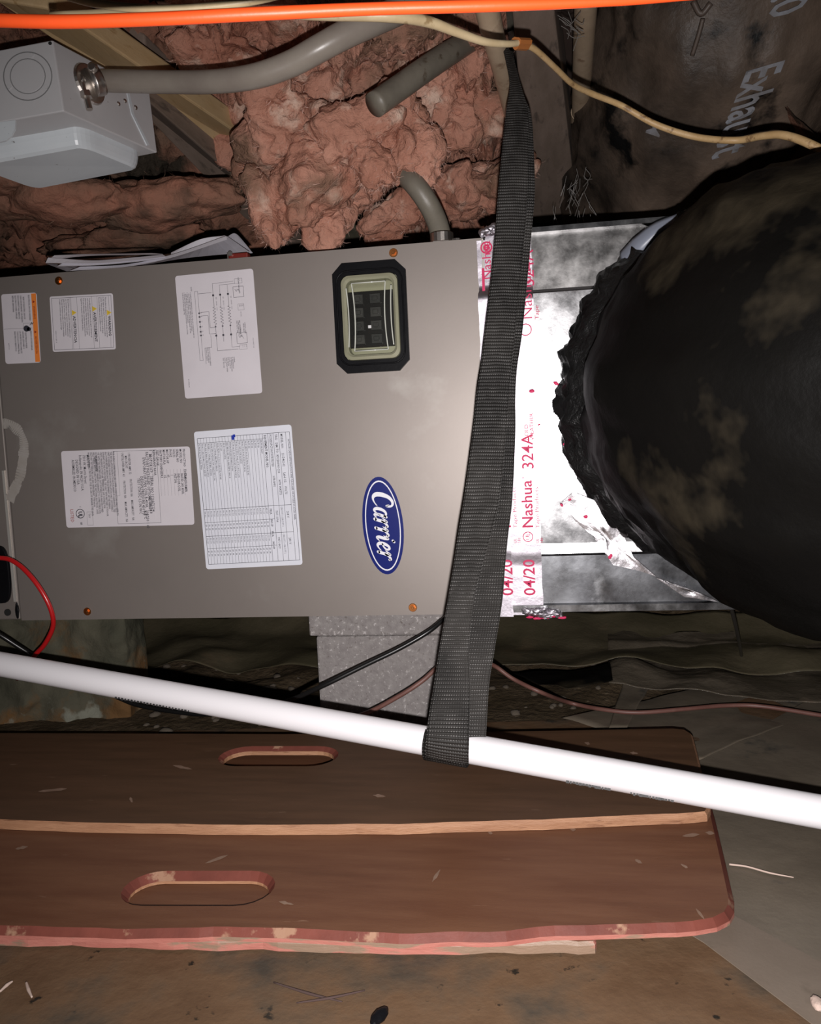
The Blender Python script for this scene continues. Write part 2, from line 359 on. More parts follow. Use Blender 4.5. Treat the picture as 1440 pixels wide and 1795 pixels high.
g = lambda x, y, cx, cy_, r, a: a*math.exp(-((x-cx)**2+(y-cy_)**2)/r**2)
bt1 = batt('insulation_batt', -.49, -.02, -.42, 1.12, 3.1, lambda x, y: g(x, y, -.17, .05, .2, .06)+g(x, y, -.05, .8, .4, .07)+.05*max(0, 1-(x+.50)/.16)*max(0, 1-max(0, y)/.9), pink,
     'pink fibreglass batt sagging in torn lumps above the cabinet, right of the pale joist', 190, lambda y: .135-.13*max(0, min(1, (y+.1)/1.1)))
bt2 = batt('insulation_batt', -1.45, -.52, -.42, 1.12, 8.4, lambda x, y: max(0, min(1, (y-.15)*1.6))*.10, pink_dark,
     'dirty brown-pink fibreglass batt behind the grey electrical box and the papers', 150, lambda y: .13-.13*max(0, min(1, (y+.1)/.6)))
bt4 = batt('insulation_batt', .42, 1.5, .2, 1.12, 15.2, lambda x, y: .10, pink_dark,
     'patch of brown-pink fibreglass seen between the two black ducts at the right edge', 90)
# torn tufts hanging from the middle batt
tufts = [((520, 345), 1.25, (.060, .05, .048), 11), ((470, 375), 1.25, (.022, .03, .05), 12), ((575, 385), 1.28, (.03, .03, .05), 13),
         ((615, 250), 1.2, (.055, .04, .06), 14), ((700, 235), 1.2, (.045, .04, .062), 15), ((745, 265), 1.2, (.022, .02, .048), 16),
         ((655, 285), 1.17, (.024, .02, .042), 17), ((560, 150), 1.27, (.05, .04, .05), 18), ((640, 130), 1.32, (.045, .04, .05), 19),
         ((800, 200), 1.35, (.075, .05, .05), 20), ((860, 330), 1.5, (.07, .05, .035), 21), ((790, 330), 1.5, (.06, .05, .045), 22),
         ((520, 250), 1.24, (.06, .05, .045), 23), ((365, 90), 1.22, (.07, .05, .035), 24), ((490, 180), 1.2, (.05, .04, .04), 26), ((450, 70), 1.25, (.06, .05, .03), 27),
         ((320, 85), 1.42, (.075, .05, .05), 31), ((385, 165), 1.42, (.07, .05, .055), 32), ((440, 225), 1.46, (.07, .05, .055), 33), ((270, 45), 1.40, (.06, .05, .04), 34), ((470, 250), 1.45, (.05, .05, .05), 35), ((690, 380), 1.45, (.05, .04, .03), 28), ((740, 160), 1.3, (.05, .04, .05), 29), ((620, 340), 1.32, (.05, .04, .03), 30)]
for (p, z, rad, sd) in tufts:
    b = MB(); rot = Matrix.Rotation(random.uniform(-.6, .6), 3, 'Y')
    b.blob(Q(p[0], p[1], z), rad, rot, 5, .8, 14, sd)
    b.build('torn_tuft', pink, bt1, smooth=True)
for (p, z, rad, sd) in [((100, 345), 1.3, (.11, .06, .03), 41), ((280, 350), 1.35, (.12, .06, .035), 42), ((30, 300), 1.25, (.08, .05, .035), 43), ((430, 310), 1.3, (.02, .02, .03), 44), ((220, 430), 1.7, (.2, .08, .03), 45)]:
    b = MB(); b.blob(Q(p[0], p[1], z), rad, None, 5, .5, 9, sd); b.build('torn_tuft', pink_dark, bt2, smooth=True)

def fibres(par, n, regions, m, seed):
    random.seed(seed); b = MB()
    src = [c for c in par.children if c.name.startswith(('batt_face', 'torn_tuft'))]
    pool = []
    for o in src:
        bb = Vector(par['_b'])
        for v in o.data.vertices: pool.append((v.co+bb, v.normal))
    for _ in range(n):
        p, nn = random.choice(pool); r_ = Vector((random.gauss(0, 1), random.gauss(0, 1), random.gauss(-.3, 1))).normalized()
        ln = random.uniform(.005, .018); a = p+nn*-.002; t = (r_+nn*.0).normalized(); k = t.cross(Vector((random.random(), random.random(), random.random()))).normalized()*random.uniform(.0001, .00042)
        mid = a+t*ln*.5+Vector((random.gauss(0, .2), random.gauss(0, .2), -.2))*ln*.4; e = a+t*ln
        b.add([a-k, a+k, mid+k*.8, mid-k*.8, e], [(0, 1, 2, 3), (3, 2, 4)])
    o = b.build('loose_fibres', m, par); o['kind'] = 'stuff'
pink_fib = mat('pale_pink_fibre', (.50, .29, .23), (.62, .42, .35), 30, .95, spec=.1)
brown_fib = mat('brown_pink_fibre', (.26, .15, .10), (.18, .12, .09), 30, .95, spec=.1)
fibres(bt1, 34000, None, pink_fib, 5)
fibres(bt2, 9000, None, brown_fib, 6)

# ================================================================== AIR HANDLER
AH = thing('air_handler', 'taupe sheet metal air handler cabinet lying on its side, with labels and oval badge', 'air handler', Vector(((XL+XR)/2, .28, ZB)))
DEP = .54
# window opening on the panel
wx0, wx1 = P(603, 560, 0).x, P(701, 560, 0).x; wz1, wz0 = P(650, 482, 0).z, P(650, 630, 0).z
PT = .012
b = MB()
T = lambda x0, z0, x1, z1: b.box((x0, 0, z0), (x1, PT, z1))
T(XL, ZB, wx0, ZT); T(wx1, ZB, XR, ZT); T(wx0, wz1, wx1, ZT); T(wx0, ZB, wx1, wz0)
b.build('access_panel', paint, AH)
b = MB(); bx = MB()
bx.box((XL-.75, .014, ZB+.002), (XR-.002, DEP, ZT-.004)); o = bx.build('cabinet_body', paint, AH, bevel=.003)
# recess box behind the window: cut out visually by standing in front of the body
b = MB(); b.box((XR-.0005, -.0008, ZB+.02), (XR+.0025, .010, ZT-.001)); b.build('panel_flange', paint_edge, AH, bevel=.0005)
b = MB(); b.box((XL-.75, .002, ZB+.001), (XL-.004, .016, ZT-.002)); b.build('blower_panel', paint, AH, bevel=.002)
b = MB(); p0, p1 = P(3, 825, -.001), P(31, 1055, -.001)
b.prism([p0, p0+Vector((.0035, 0, 0)), Vector((p0.x+.0045, 0, p1.z)), Vector((p0.x, 0, p1.z))], (0, .01, 0)); b.build('edge_strip', paint_edge, AH)
b = MB(); q = P(30, 1070, -.001); b.blob(q, (.0035, .002, .013), None, 2, .3, 60, 2); b.build('corner_chip', rubber, AH)
# oval black grommet and disc painted dark as shade of a hole in the blower panel
b = MB(); gx, gz = P(-2, 1007, 0).x, P(-2, 1007, 0).z
pl = [(gx+.020*math.copysign(abs(math.cos(a))**.6, math.cos(a)), -.003, gz+.047*math.copysign(abs(math.sin(a))**.7, math.sin(a))) for a in [k*math.pi/16 for k in range(32)]]
b.prism(pl, (0, .006, 0)); b.build('grommet', rubber, AH, bevel=.0015)
b = MB(); q = P(15, 1073, 0); b.disc(frame(q+Vector((0, -.0015, 0)), (1, 0, 0), (0, 0, 1)), .0055, .002); b.build('hole_shade_disc', dark_in, AH)
# chalky round scrape on the panel's left
b = MB(); pts = [P(x, y, -.0004) for x, y in ((4, 742), (20, 745), (36, 760), (42, 780), (40, 805), (35, 835), (22, 865), (16, 878))]
PP, RR = catmull(pts, [.004]*8, 6)
for i in range(len(PP)-1):
    d = (PP[i+1]-PP[i]).normalized(); n_ = Vector((d.z, 0, -d.x)); w = .0075+.0030*noise.noise(PP[i]*90)
    b.add([PP[i]-n_*w, PP[i+1]-n_*w, PP[i+1]+n_*w, PP[i]+n_*w], [(0, 1, 2, 3)])
scr = mat('chalky_scrape', (.34, .315, .29), (.30, .27, .24), 40, .7)
b.build('chalk_scrape', scr, AH)
# screws
for (x, y) in ((103, 492), (690, 443), (153, 1072), (724, 1065)):
    q = P(x, y, 0); M = frame(q, (1, 0, 0), (0, 0, 1)) @ Matrix.Rotation(math.pi, 4, 'X')
    M = frame(q, (-1, 0, 0), (0, 0, 1))
    b = MB(); b.disc(frame(q+Vector((0, .0002, 0)), (1, 0, 0), (0, 0, 1)), .0066, .0012, 20, .0058)
    b.disc(frame(q+Vector((0, -.001, 0)), (1, 0, 0), (0, 0, 1)), .0042, .0028, 6, .0038)
    b.disc(frame(q+Vector((0, -.0038, 0)), (1, 0, 0), (0, 0, 1)), .0022, .0004, 12, .0018)
    b.build('screw', copper, AH)

# ---- sight window
def rrect(cx, cz, hx, hz, r, y, n=6):
    out = []
    for (sx_, sz_, a0) in ((1, 1, 0), (-1, 1, 90), (-1, -1, 180), (1, -1, 270)):
        for k in range(n+1):
            a = math.radians(a0+90*k/n); out.append(Vector((cx+sx_*(hx-r)+r*math.cos(a), y, cz+sz_*(hz-r)+r*math.sin(a))))
    return out
def ring(b, A, B, mi=0):
    n = len(A); b.add(A+B, [(i, (i+1) % n, n+(i+1) % n, n+i) for i in range(n)], mi)
wcx, wcz = (wx0+wx1)/2, (wz0+wz1)/2; whx, whz = (wx1-wx0)/2, (wz1-wz0)/2
gx0, gx1 = P(588, 560, 0).x, P(716, 560, 0).x; gz1, gz0 = P(650, 459, 0).z, P(650, 653, 0).z
ghx, ghz = (gx1-gx0)/2, (gz1-gz0)/2; gcx, gcz = (gx0+gx1)/2, (gz0+gz1)/2; c_ = .015
def octo(y, k=0):
    hx, hz = ghx-k, ghz-k; o8 = [(hx, -hz+c_), (hx, hz-c_), (hx-c_, hz), (-hx+c_, hz), (-hx, hz-c_), (-hx, -hz+c_), (-hx+c_, -hz), (hx-c_, -hz)]
    return o8
def octring(y, k):            # octagon resampled to 28 points matching rrect ordering by angle
    o8 = octo(0, k); out = []
    for p in rrect(gcx, gcz, whx, whz, .012, 0):
        a = math.atan2((p.z-gcz)/ghz, (p.x-gcx)/ghx); d = Vector((math.cos(a)*ghx, math.sin(a)*ghz))
        best = None
        for i in range(8):
            A = Vector(o8[i]); B = Vector(o8[(i+1) % 8]); e = B-A; den = d.x*e.y-d.y*e.x
            if abs(den) < 1e-12: continue
            t = (A.x*e.y-A.y*e.x)/den; u = (A.x*d.y-A.y*d.x)/den
            if t > 0 and -1e-6 <= u <= 1+1e-6: best = t if best is None else min(best, t)
        best = best or 1
        out.append(Vector((gcx+d.x*best, y, gcz+d.y*best)))
    return out
gb = MB(); o8 = [Vector((gcx+x, -.001, gcz+z)) for x, z in octo(0)]
# flat octagon gasket with rounded opening
bm = bmesh.new()
def fillring(outer, inner, bmx):
    vo = [bmx.verts.new(p) for p in outer]; vi = [bmx.verts.new(p) for p in inner]
    ed = [bmx.edges.new((vo[i], vo[(i+1) % len(vo)])) for i in range(len(vo))]+[bmx.edges.new((vi[i], vi[(i+1) % len(vi)])) for i in range(len(vi))]
    bmesh.ops.triangle_fill(bmx, use_beauty=True, use_dissolve=False, edges=ed)
def fr(y): return [Vector((gcx+x, y, gcz+z)) for x, z in octo(0)]
in0 = rrect(gcx, gcz, whx+.001, whz+.001, .012, 0)
fillring(fr(-.006), [Vector((p.x, -.006, p.z)) for p in in0], bm)
idx = {v: i for i, v in enumerate(bm.verts)}; bm.verts.index_update()
gb.add([v.co.copy() for v in bm.verts], [tuple(v.index for v in f.verts) for f in bm.faces]); bm.free()
ring(gb, fr(-.006), fr(.0005)); ring(gb, [Vector((p.x, -.006, p.z)) for p in in0], [Vector((p.x, .0005, p.z)) for p in in0])
SW = gb.build('sight_window', rubber, AH)
def sub(b, name, m, smooth=False, bevel=0, parent=None):
    o = b.build(name, m, parent or SW, smooth=smooth, bevel=bevel); return o
# moulded ridge on the gasket
for k in (.007,):
    b = MB(); rr_ = rrect(gcx, gcz, whx+k, whz+k, .017, -.0062); b.tube(rr_+[rr_[0]], .0012, 6, 1, False, smooth_path=False); sub(b, 'gasket_ridge', rubber, True)
# pale rim, stepped, leading into the recess
b = MB()
r0 = rrect(gcx, gcz, whx, whz, .012, -.0075); r1 = rrect(gcx, gcz, whx-.004, whz-.004, .011, -.010); r2 = rrect(gcx, gcz, whx-.007, whz-.007, .009, -.006)
ring(b, rrect(gcx, gcz, whx+.0005, whz+.0005, .012, .0), r0); ring(b, r0, r1); ring(b, r1, r2); ring(b, r2, rrect(gcx, gcz, whx-.008, whz-.008, .008, .006))
sub(b, 'lens_rim', cream, True)
# back of the recess: cream ends and dark switch bank
b = MB(); b.box((wx0, .0105, wz0), (wx1, .0135, wz1)); sub(b, 'recess_back', cream)
b = MB(); b.box((wx0+.004, .003, wz0+.018), (wx1-.001, .0105, wz1-.022)); sub(b, 'switch_bank', switch, bevel=.001)
rh = (wz1-wz0-.044)/4; rocker = mat('grey_rocker', (.03, .03, .03), (.06, .058, .055), 30, .3)
for k in range(4):
    zc = wz0+.020+rh*(k+.5)
    for xo, w in ((.013, .017), (.038, .018)):
        b = MB(); b.box((wx0+xo+.002, -.001, zc-rh*.36), (wx0+xo+w, .004, zc+rh*.36))
        b.box((wx0+xo+.006, -.004, zc-rh*.16), (wx0+xo+w-.004, .000, zc+rh*.16)); sub(b, 'breaker_switch', rocker, bevel=.0006)
b = MB(); b.box((wx0+.036, -.001, wz0+.045), (wx0+.041, .001, wz0+.049)); sub(b, 'white_tab', paper)
# clear moulded lens: a dished pane with a raised waist
b = MB()
def lens(u, v):
    x = -1+2*u; z = -1+2*v; waist = 1-.12*(1-z*z)
    y = -.009+.004*(abs(x)**6+abs(z)**8)/1.0
    if abs(x) < .68*waist and abs(z) < .80: y = -.0125
    return Vector((gcx+x*(whx-.006), y, gcz+z*(whz-.006)))
b.grid(lens, 26, 34)
o = sub(b, 'clear_lens', glass, True)

highlight_m = mat('lens_highlight', (.62, .63, .56), None, rough=.12, spec=1.0)  # pale ridges stand in for the flash reflections on the lens
for sx_, wdt in ((-1, .0009), (1, .0009)):
    for kx, am in ((.80, .05), (.60, .07)):
        b = MB(); b.tube([Vector((gcx+sx_*(kx-am*(1-z_*z_))*whx, -.0115, gcz+z_*(.80 if kx < .7 else .70)*whz)) for z_ in [k/6-1 for k in range(13)]], wdt, 8, 3); sub(b, 'lens_highlight', highlight_m, True)
for z_ in (-.80, .80):
    b = MB(); b.tube([Vector((gcx-.60*whx, -.0115, gcz+z_*whz)), Vector((gcx+.60*whx, -.0115, gcz+z_*whz))], .0009, 8, 1, smooth_path=False); sub(b, 'lens_highlight', highlight_m, True)

# ---- labels: local frame u runs down the picture (reading direction), v runs to the right (letter tops)
class Label:
    def __init__(s, tl, tr, bl, m, r=.004, name='label'):
        s.o = P(*tl, -.0003); A = P(*bl, -.0003); B = P(*tr, -.0003)
        s.W = (A-s.o).length; s.H = (B-s.o).length
        u = (A-s.o).normalized(); n = Vector((0, -1, 0)); v = n.cross(u)
        if v.dot(B-s.o) < 0: v = -v
        s.M = frame(s.o, u, v); s.lay = {}
        b = MB(); pl = []
        for (cx, cy2, a0) in ((s.W-r, s.H-r, 0), (r, s.H-r, 90), (r, r, 180), (s.W-r, r, 270)):
            for k in range(4):
                a = math.radians(a0+30*k); pl.append(s.M @ Vector((cx+r*math.cos(a), cy2+r*math.sin(a), 0)))
        b.prism(pl, s.M.to_3x3() @ Vector((0, 0, .0003))); s.ob = b.build(name, m, AH); s.b = {}
    def mb(s, m): return s.b.setdefault(m, MB())
    def rect(s, u0, v0, u1, v1, m, z=.00045):
        p = [s.M @ Vector((a*s.W, c*s.H, z)) for a, c in ((u0, v0), (u1, v0), (u1, v1), (u0, v1))]; s.mb(m).add(p, [(0, 1, 2, 3)])
    def line(s, u0, v0, u1, v1, m=None, w=.0004, z=.0005):
        m = m or inkblk; a = Vector((u0*s.W, v0*s.H, z)); c = Vector((u1*s.W, v1*s.H, z)); d = (c-a).normalized(); n = Vector((-d.y, d.x, 0))*w/2
        s.mb(m).add([s.M @ q for q in (a-n, c-n, c+n, a+n)], [(0, 1, 2, 3)])
    def poly(s, pts, m=None, w=.0004):
        for i in range(len(pts)-1): s.line(*pts[i], *pts[i+1], m, w)
    def frm(s, u0, v0, u1, v1, m=None, w=.0004): s.poly([(u0, v0), (u1, v0), (u1, v1), (u0, v1), (u0, v0)], m, w)
    def text(s, u, v, size, body, m=None, line=1.0, sx=.8, off=0, align='LEFT'):
        size *= s.H
        s.mb(m or inkblk).text(body, size, s.M @ Matrix.Translation((u*s.W, v*s.H, .0006)), sx=sx, line=line, offset=off*size, align=align)
    def tri(s, u, v, r, m):
        s.mb(m).add([s.M @ Vector((u*s.W+a*r, v*s.H+c*r, .00055)) for a, c in ((-1, -.8), (1, -.8), (0, 1))], [(0, 1, 2)])
    def done(s):
        for m, b in s.b.items():
            o = b.build('printed_text' if m in (inkblk, inkgry) else 'printed_mark', m, s.ob)
            o['label'] = {inkblk: 'fine black print', inkgry: 'fine grey print', inkred: 'dark red warning words', inkorg: 'orange warning band', inkyel: 'yellow warning triangles',
                          inkblue: 'blue pen tick', sticker2: 'pale overlaid sticker'}.get(m, 'print')

# hazard sticker with orange band
L = Label((2, 516), (64, 512), (10, 638), sticker)
L.rect(.012, .85, .988, .985, inkorg)
L.text(.19, .885, .085, 'WARNING', inkred, off=.01); L.text(.62, .885, .085, 'ADVERTENCIA', inkred, off=.01)
L.tri(.13, .91, .0022, inkred); L.tri(.56, .91, .0022, inkred)
L.text(.03, .76, .062, 'ELECTRICAL SHOCK HAZARD\n\n   RISK OF ELECTRIC SHOCK\nCAN CAUSE INJURY OR DEATH\nDISCONNECT ALL REMOTE\nELECTRIC POWER SUPPLIES\nBEFORE SERVICING', line=1.22, off=.02, sx=.78)
L.text(.54, .76, .062, 'RIESGO DE DESCARGA\n\n   ELECTRICA PUEDE\nCAUSAR LESIONES O\nLA MUERTE DESCONECTE\nTODOS LOS SUMINISTROS\nELECTRICOS REMOTOS', line=1.22, off=.02, sx=.78)
L.line(.5, .02, .5, .82, w=.0003); L.line(.5, .58, .43, .58, w=.0003); L.line(.43, .58, .43, .84, w=.0003)
b = L.mb(inkblk)
for (cu, cv, ru, rv) in ((.505, .66, .045, .085), (.515, .73, .03, .06)):
    b.add([L.M @ Vector((cu*L.W+ru*L.W*math.cos(a), cv*L.H+rv*L.H*math.sin(a), .0006)) for a in [k*math.pi/8 for k in range(16)]], [tuple(range(16))])
L.poly([(.46, .76), (.42, .82), (.45, .82), (.42, .87)], w=.0009)
L.text(.70, .12, .045, '344139-101', inkgry); L.done()

# three language warning sticker
L = Label((87, 520), (198, 516), (93, 617), sticker, .003)
L.frm(.035, .03, .965, .97, w=.0005)
for v in (.335, .43, .665, .75, .93, .32): L.line(.035, v, .965, v, w=.0003)
for u, v, w_ in ((.36, .945-.04, 'WARNING'), (.28, .68, 'AVERTISSEMENT'), (.33, .355, 'ADVERTENCIA')):
    L.text(u+.04, v, .062, w_, off=.02, sx=.95); L.tri(u-.02, v+.02, .0042, inkyel); L.text(u-.028, v, .04, '!', inkblk)
wl = ('This product can expose you to chemicals that are known\nto the State to cause harm. Read the instructions before\nservice. Wear eye protection and gloves at all times.\nFor more information see the installation manual.',
      "Ce produit peut vous exposer a des agents chimiques qui\nsont reconnus pour causer des lesions. Lire les notices\navant tout entretien. Porter des lunettes et des gants.\nPour plus d'information consulter le manuel fourni avec\nl'appareil et conserver cette etiquette en place.",
      'Este producto puede exponerle a sustancias quimicas que\nson conocidas por causar lesiones. Lea las instrucciones\nantes de dar servicio. Use gafas y guantes protectores.\nPara mas informacion consulte el manual que acompana\nal equipo y conserve esta etiqueta en su lugar.')
L.text(.06, .872, .030, wl[0], inkgry, 1.1, .82, .02); L.text(.06, .625, .030, wl[1], inkgry, 1.1, .82, .02); L.text(.06, .285, .030, wl[2], inkgry, 1.1, .80, .02)
L.text(.62, .06, .028, '343500-101 REV. A', inkgry); L.done()

# wiring diagram sticker
L = Label((307, 484), (444, 474), (325, 699), sticker, .004)
L.text(.10, .19, .020, 'NOTES:', off=.02)
L.text(.14, .175, .019, '1. SCHEMATIC REPRESENTS POWER ON, FAN OFF CONDITION AND NO\n   CALL FOR HEAT. SEE UNIT WIRING DIAGRAM FOR DETAILS.\n2. IF ANY OF THE ORIGINAL WIRES MUST BE REPLACED USE THE\n   SAME WIRE RATED 105 C OR ITS EQUIVALENT.\n3. FOR 208V OPERATION SEE RATING PLATE AND INSTRUCTIONS.\n4. REPLACE FUSE WITH SAME TYPE.', inkgry, 1.05, .9, .02)
L.text(.055, .80, .018, 'COMPONENT ARRANGEMENT', inkgry, off=.02); L.text(.42, .84, .018, 'SCHEMATIC 1 PHASE\n   HEATER 208/240', inkgry, off=.02)
L.text(.46, .78, .018, 'WIRING LAYOUT', inkgry, off=.02); L.text(.55, .93, .018, 'DISCONNECT USE', inkgry)
L.frm(.14, .235, .70, .275, inkgry, .0004)
for k, v in enumerate((.47, .56, .66)):
    zz = [(.09+.0*k, v), (.17, v)]; L.poly([(.11, v), (.19, v)], inkgry)
    L.line(.15, v, .28, v, inkgry); pts = [(.28+.012*i, v+(.018 if i % 2 else -.018)) for i in range(12)]; L.poly([(.19, v), (.28, v)]+pts+[(.42, v), (.56, v)], inkgry, .0005)
    L.text(.2, v+.03, .018, 'RED     HEATER %d   FUSE %d' % (k+1, k+1), inkgry); L.rect(.175, v-.012, .19, v+.012, inkblk); L.rect(.50, v-.012, .515, v+.012, inkblk); L.rect(.43, v-.010, .44, v+.010, inkgry)
L.poly([(.11, .47), (.09, .47), (.085, .74)], inkgry); L.poly([(.11, .56), (.105, .56), (.105, .76)], inkgry); L.poly([(.56, .47), (.63, .47), (.63, .74)], inkgry, .0005); L.poly([(.56, .66), (.61, .66), (.61, .76)], inkgry)
L.poly([(.16, .275), (.16, .45)], inkgry, .0005); L.poly([(.31, .29), (.31, .40), (.44, .40), (.44, .47)], inkgry, .0005); L.poly([(.34, .29), (.34, .385), (.49, .385), (.49, .47)], inkgry, .0005)
for u in (.31, .34, .38, .42, .46, .49): L.rect(u, .262, u+.012, .285, inkgry); L.text(u, .295, .018, 'K1', inkgry)
for u0 in (.13, .50): 
    L.frm(u0, .73, u0+.085, .86, inkgry, .0005); L.poly([(u0+.02, .75), (u0+.04, .77), (u0+.02, .79), (u0+.05, .82)], inkgry); L.text(u0+.02, .79, .026, 'L1\nL2', inkgry)
for u0 in (.07, .60): L.text(u0, .84, .026, 'o o\no o\no o', inkgry, .9); L.frm(u0-.002, .755, u0+.035, .85, inkgry, .0003)
L.frm(.27, .775, .32, .85, inkgry, .0003); L.text(.275, .83, .02, 'TB1\nTB2\nTB3', inkgry); L.text(.33, .80, .018, 'GROUND', inkgry)
L.text(.40, .775, .018, 'FIELD WIRING POWER\nCOPPER CONDUCTORS\nONLY USE 75C WIRE', inkblk, 1.0, .9, .02)
L.text(.69, .67, .020, 'LEGEND\nK  HEATER RELAY\nTB TERMINAL BOARD\nLS LIMIT SWITCH\nHTR HEATER\nTRAN TRANSFORMER\nPL PLUG\nGND GROUND', inkblk, 1.0, .9, .01)
L.text(.60, .36, .020, 'FACTORY POWER WIRING\nFIELD POWER WIRING\nCONTROL WIRING', inkblk, 1.0, .9, .01); L.poly([(.50, .40), (.60, .40), (.60, .31), (.73, .31)], inkgry)
L.text(.84, .06, .022, 'SP-117094-101', inkgry, off=.01); L.done()

# rating plate sticker with certification ring and overlaid bar
L = Label((107, 791), (333, 785), (117, 925), sticker, .004, 'label')
L.text(.06, .20, .030, 'MADE BY\n7310 W. Morris Street\nIndianapolis, IN 46231 U.S.A.\n       C\n     DESIGNED IN USA\n     ASSEMBLED IN MEXICO'.replace('       C\n', ''), inkblk, 1.0, .75, .01)
L.text(.08, .262, .030, 'CAUTION', inkblk, off=.03)
cap = 'FOR SUPPLY CONNECTIONS USE COPPER CONDUCTORS ONLY. REFER TO\nTHE INSTALLATION INSTRUCTIONS FOR MINIMUM CLEARANCES. THIS\nUNIT IS DESIGNED FOR INDOOR INSTALLATION ONLY. DISCONNECT\nALL POWER BEFORE SERVICING THE EQUIPMENT. SEE THE WIRING\nDIAGRAM ON THE ACCESS PANEL. USE ONLY WITH MATCHED OUTDOOR\nUNITS. MAXIMUM OUTLET AIR TEMPERATURE 200F. SUITABLE FOR\nUSE WITH THE HEATERS LISTED. NOT SUITABLE FOR MANUFACTURED\nHOMES UNLESS NOTED. MINIMUM CLEARANCE TO COMBUSTIBLES 0 IN.\nFIELD WIRING MUST COMPLY WITH THE NATIONAL ELECTRICAL CODE.\nFACTORY TEST PRESSURE LOW SIDE. REFRIGERANT TYPE R410A.\nMOTOR THERMALLY PROTECTED. FUSE OR CIRCUIT BREAKER TYPE HACR.'
L.text(.03, .405, .021, cap, inkgry, .93, .66, .02)
L.frm(.03, .41, .965, .745, inkblk, .0004)
L.text(.05, .60, .026, '1 PH HEATER AMPS  34.6        MAX OVERCURRENT 60\n     MIN CIRCUIT AMPS           MAX AMPACITY  1.7\n\n1 PH HEATER AMPS  52        PROTECTION  NA      MAX AMPACITY   NA\n     MIN CIRCUIT\nUNIT BLOWER AMPS  4.3       PROTECTION  NA      MAX AMPACITY   NA', inkblk, .98, .60, .01)
L.line(.04, .44, .6, .44, w=.0003); L.line(.6, .41, .6, .44, w=.0003)
L.rect(.035, .575, .90, .705, sticker, .0008)
bb = L.mb(inkgry)
for k, (u, v, s_) in enumerate(((.08, .685, 'MOTOR H.P.   SERIAL NO 1120A71234'), (.05, .66, 'FACTORY INSTALLED OPTIONS ONLY'), (.12, .635, 'EVAPORATOR FAN COIL R-410A   208/230 1 60'), (.36, .61, 'DESIGN PRESSURE 450 PSI'), (.38, .585, 'TEST STATIC 0.5 IN WC'), (.62, .665, 'LISTED 14.8'), (.8, .62, 'A B C'))):
    bb.text(s_, .024*L.H*1.3, L.M @ Matrix.Translation((u*L.W, v*L.H, .0011)), sx=.8, offset=.0001)
L.text(.03, .945, .026, 'PRODUCT NO   FX4DNF\nMODEL NO\nSERIAL NO\nVOLTS\nPH HZ\nMOTOR HP\nMOTOR FLA\nFACTORY CHARGED\nTEST GAUGE\nREFRIGERANT R410A\nDATE OF MANUFACTURE', inkgry, .98, .75, .02)
L.text(.34, .945, .026, 'TRANSFORMER\nRATED 24V 40VA\nINDOOR COIL\nPISTON\n 1\n 60\n 1/2\n 4.3', inkgry, .98, .75, .02)
for k in range(8): L.line(.28, .945-k*.026, .62, .945-k*.026, inkgry, .0002)
ub = L.mb(inkblk)
def circ(bm_, M, cx, cy2, r, w, z=.0006, n=28):
    A = [M @ Vector((cx+r*math.cos(2*math.pi*k/n), cy2+r*math.sin(2*math.pi*k/n), z)) for k in range(n)]
    B_ = [M @ Vector((cx+(r-w)*math.cos(2*math.pi*k/n), cy2+(r-w)*math.sin(2*math.pi*k/n), z)) for k in range(n)]; ring(bm_, A, B_)
circ(ub, L.M, .82*L.W, .118*L.H, .0075, .0011); L.text(.792, .103, .044, 'UL', inkblk, off=.04, sx=.8)
L.text(.76, .04, .036, 'LISTED', inkred, sx=.9); L.text(.72, .115, .03, 'c', inkblk); L.text(.93, .115, .03, 'us', inkblk, off=.02)
L.frm(.80, .17, .975, .215, inkgry, .0003); L.text(.82, .182, .022, 'TXV', inkgry); L.done()

# large table sticker
L = Label((340, 757), (511, 745), (362, 998), sticker2, .004)
L.frm(.05, .03, .965, .975, w=.0006)
L.text(.10, .952, .027, 'INSTALLER CHECK APPROPRIATE BOX AND PLACE LABEL ON OUTSIDE OF ACCESS PANEL', off=.01, sx=.72)
cols = (.565, .66, .76, .85)
for v in (.935, .865, .81, .755, .70): L.line(.05, v, .965, v, w=.0005)
for u in (.565, .76): L.line(u, .03, u, .935, w=.0006)
for u in (.66, .85): L.line(u, .03, u, .755, w=.0005)
L.line(.085, .03, .085, .70, w=.0005)
L.text(.06, .882, .034, 'MODEL NO:      21-D462-02        Label 1/2     VOLTS', off=.012, sx=.78)
L.text(.06, .826, .034, 'TAG:   DIM. TO:  KFCEH0901C10         HTR WATTS', off=.012, sx=.78)
L.text(.06, .771, .032, 'PC/SIZES/FCTORY/SITE/TESTED              HTR AMPS', off=.01, sx=.72)
L.text(.06, .715, .034, 'EQUIPMENT MODEL NO.', off=.02, sx=.85)
L.text(.61, .882, .034, '208 V\n\n'[:5], off=.01); L.text(.80, .882, .034, '240 V', off=.01)
L.text(.575, .826, .026, 'CIRCUIT 1-CIRCUIT 2', sx=.8); L.text(.77, .826, .026, 'CIRCUIT 1-CIRCUIT 2', sx=.8)
L.text(.60, .771, .030, '7507 / 3704', off=.01); L.text(.79, .771, .030, '9987 / 4937', off=.01)
L.text(.585, .712, .030, 'MCA       MOCP      MCA       MOCP', off=.02, sx=.86)
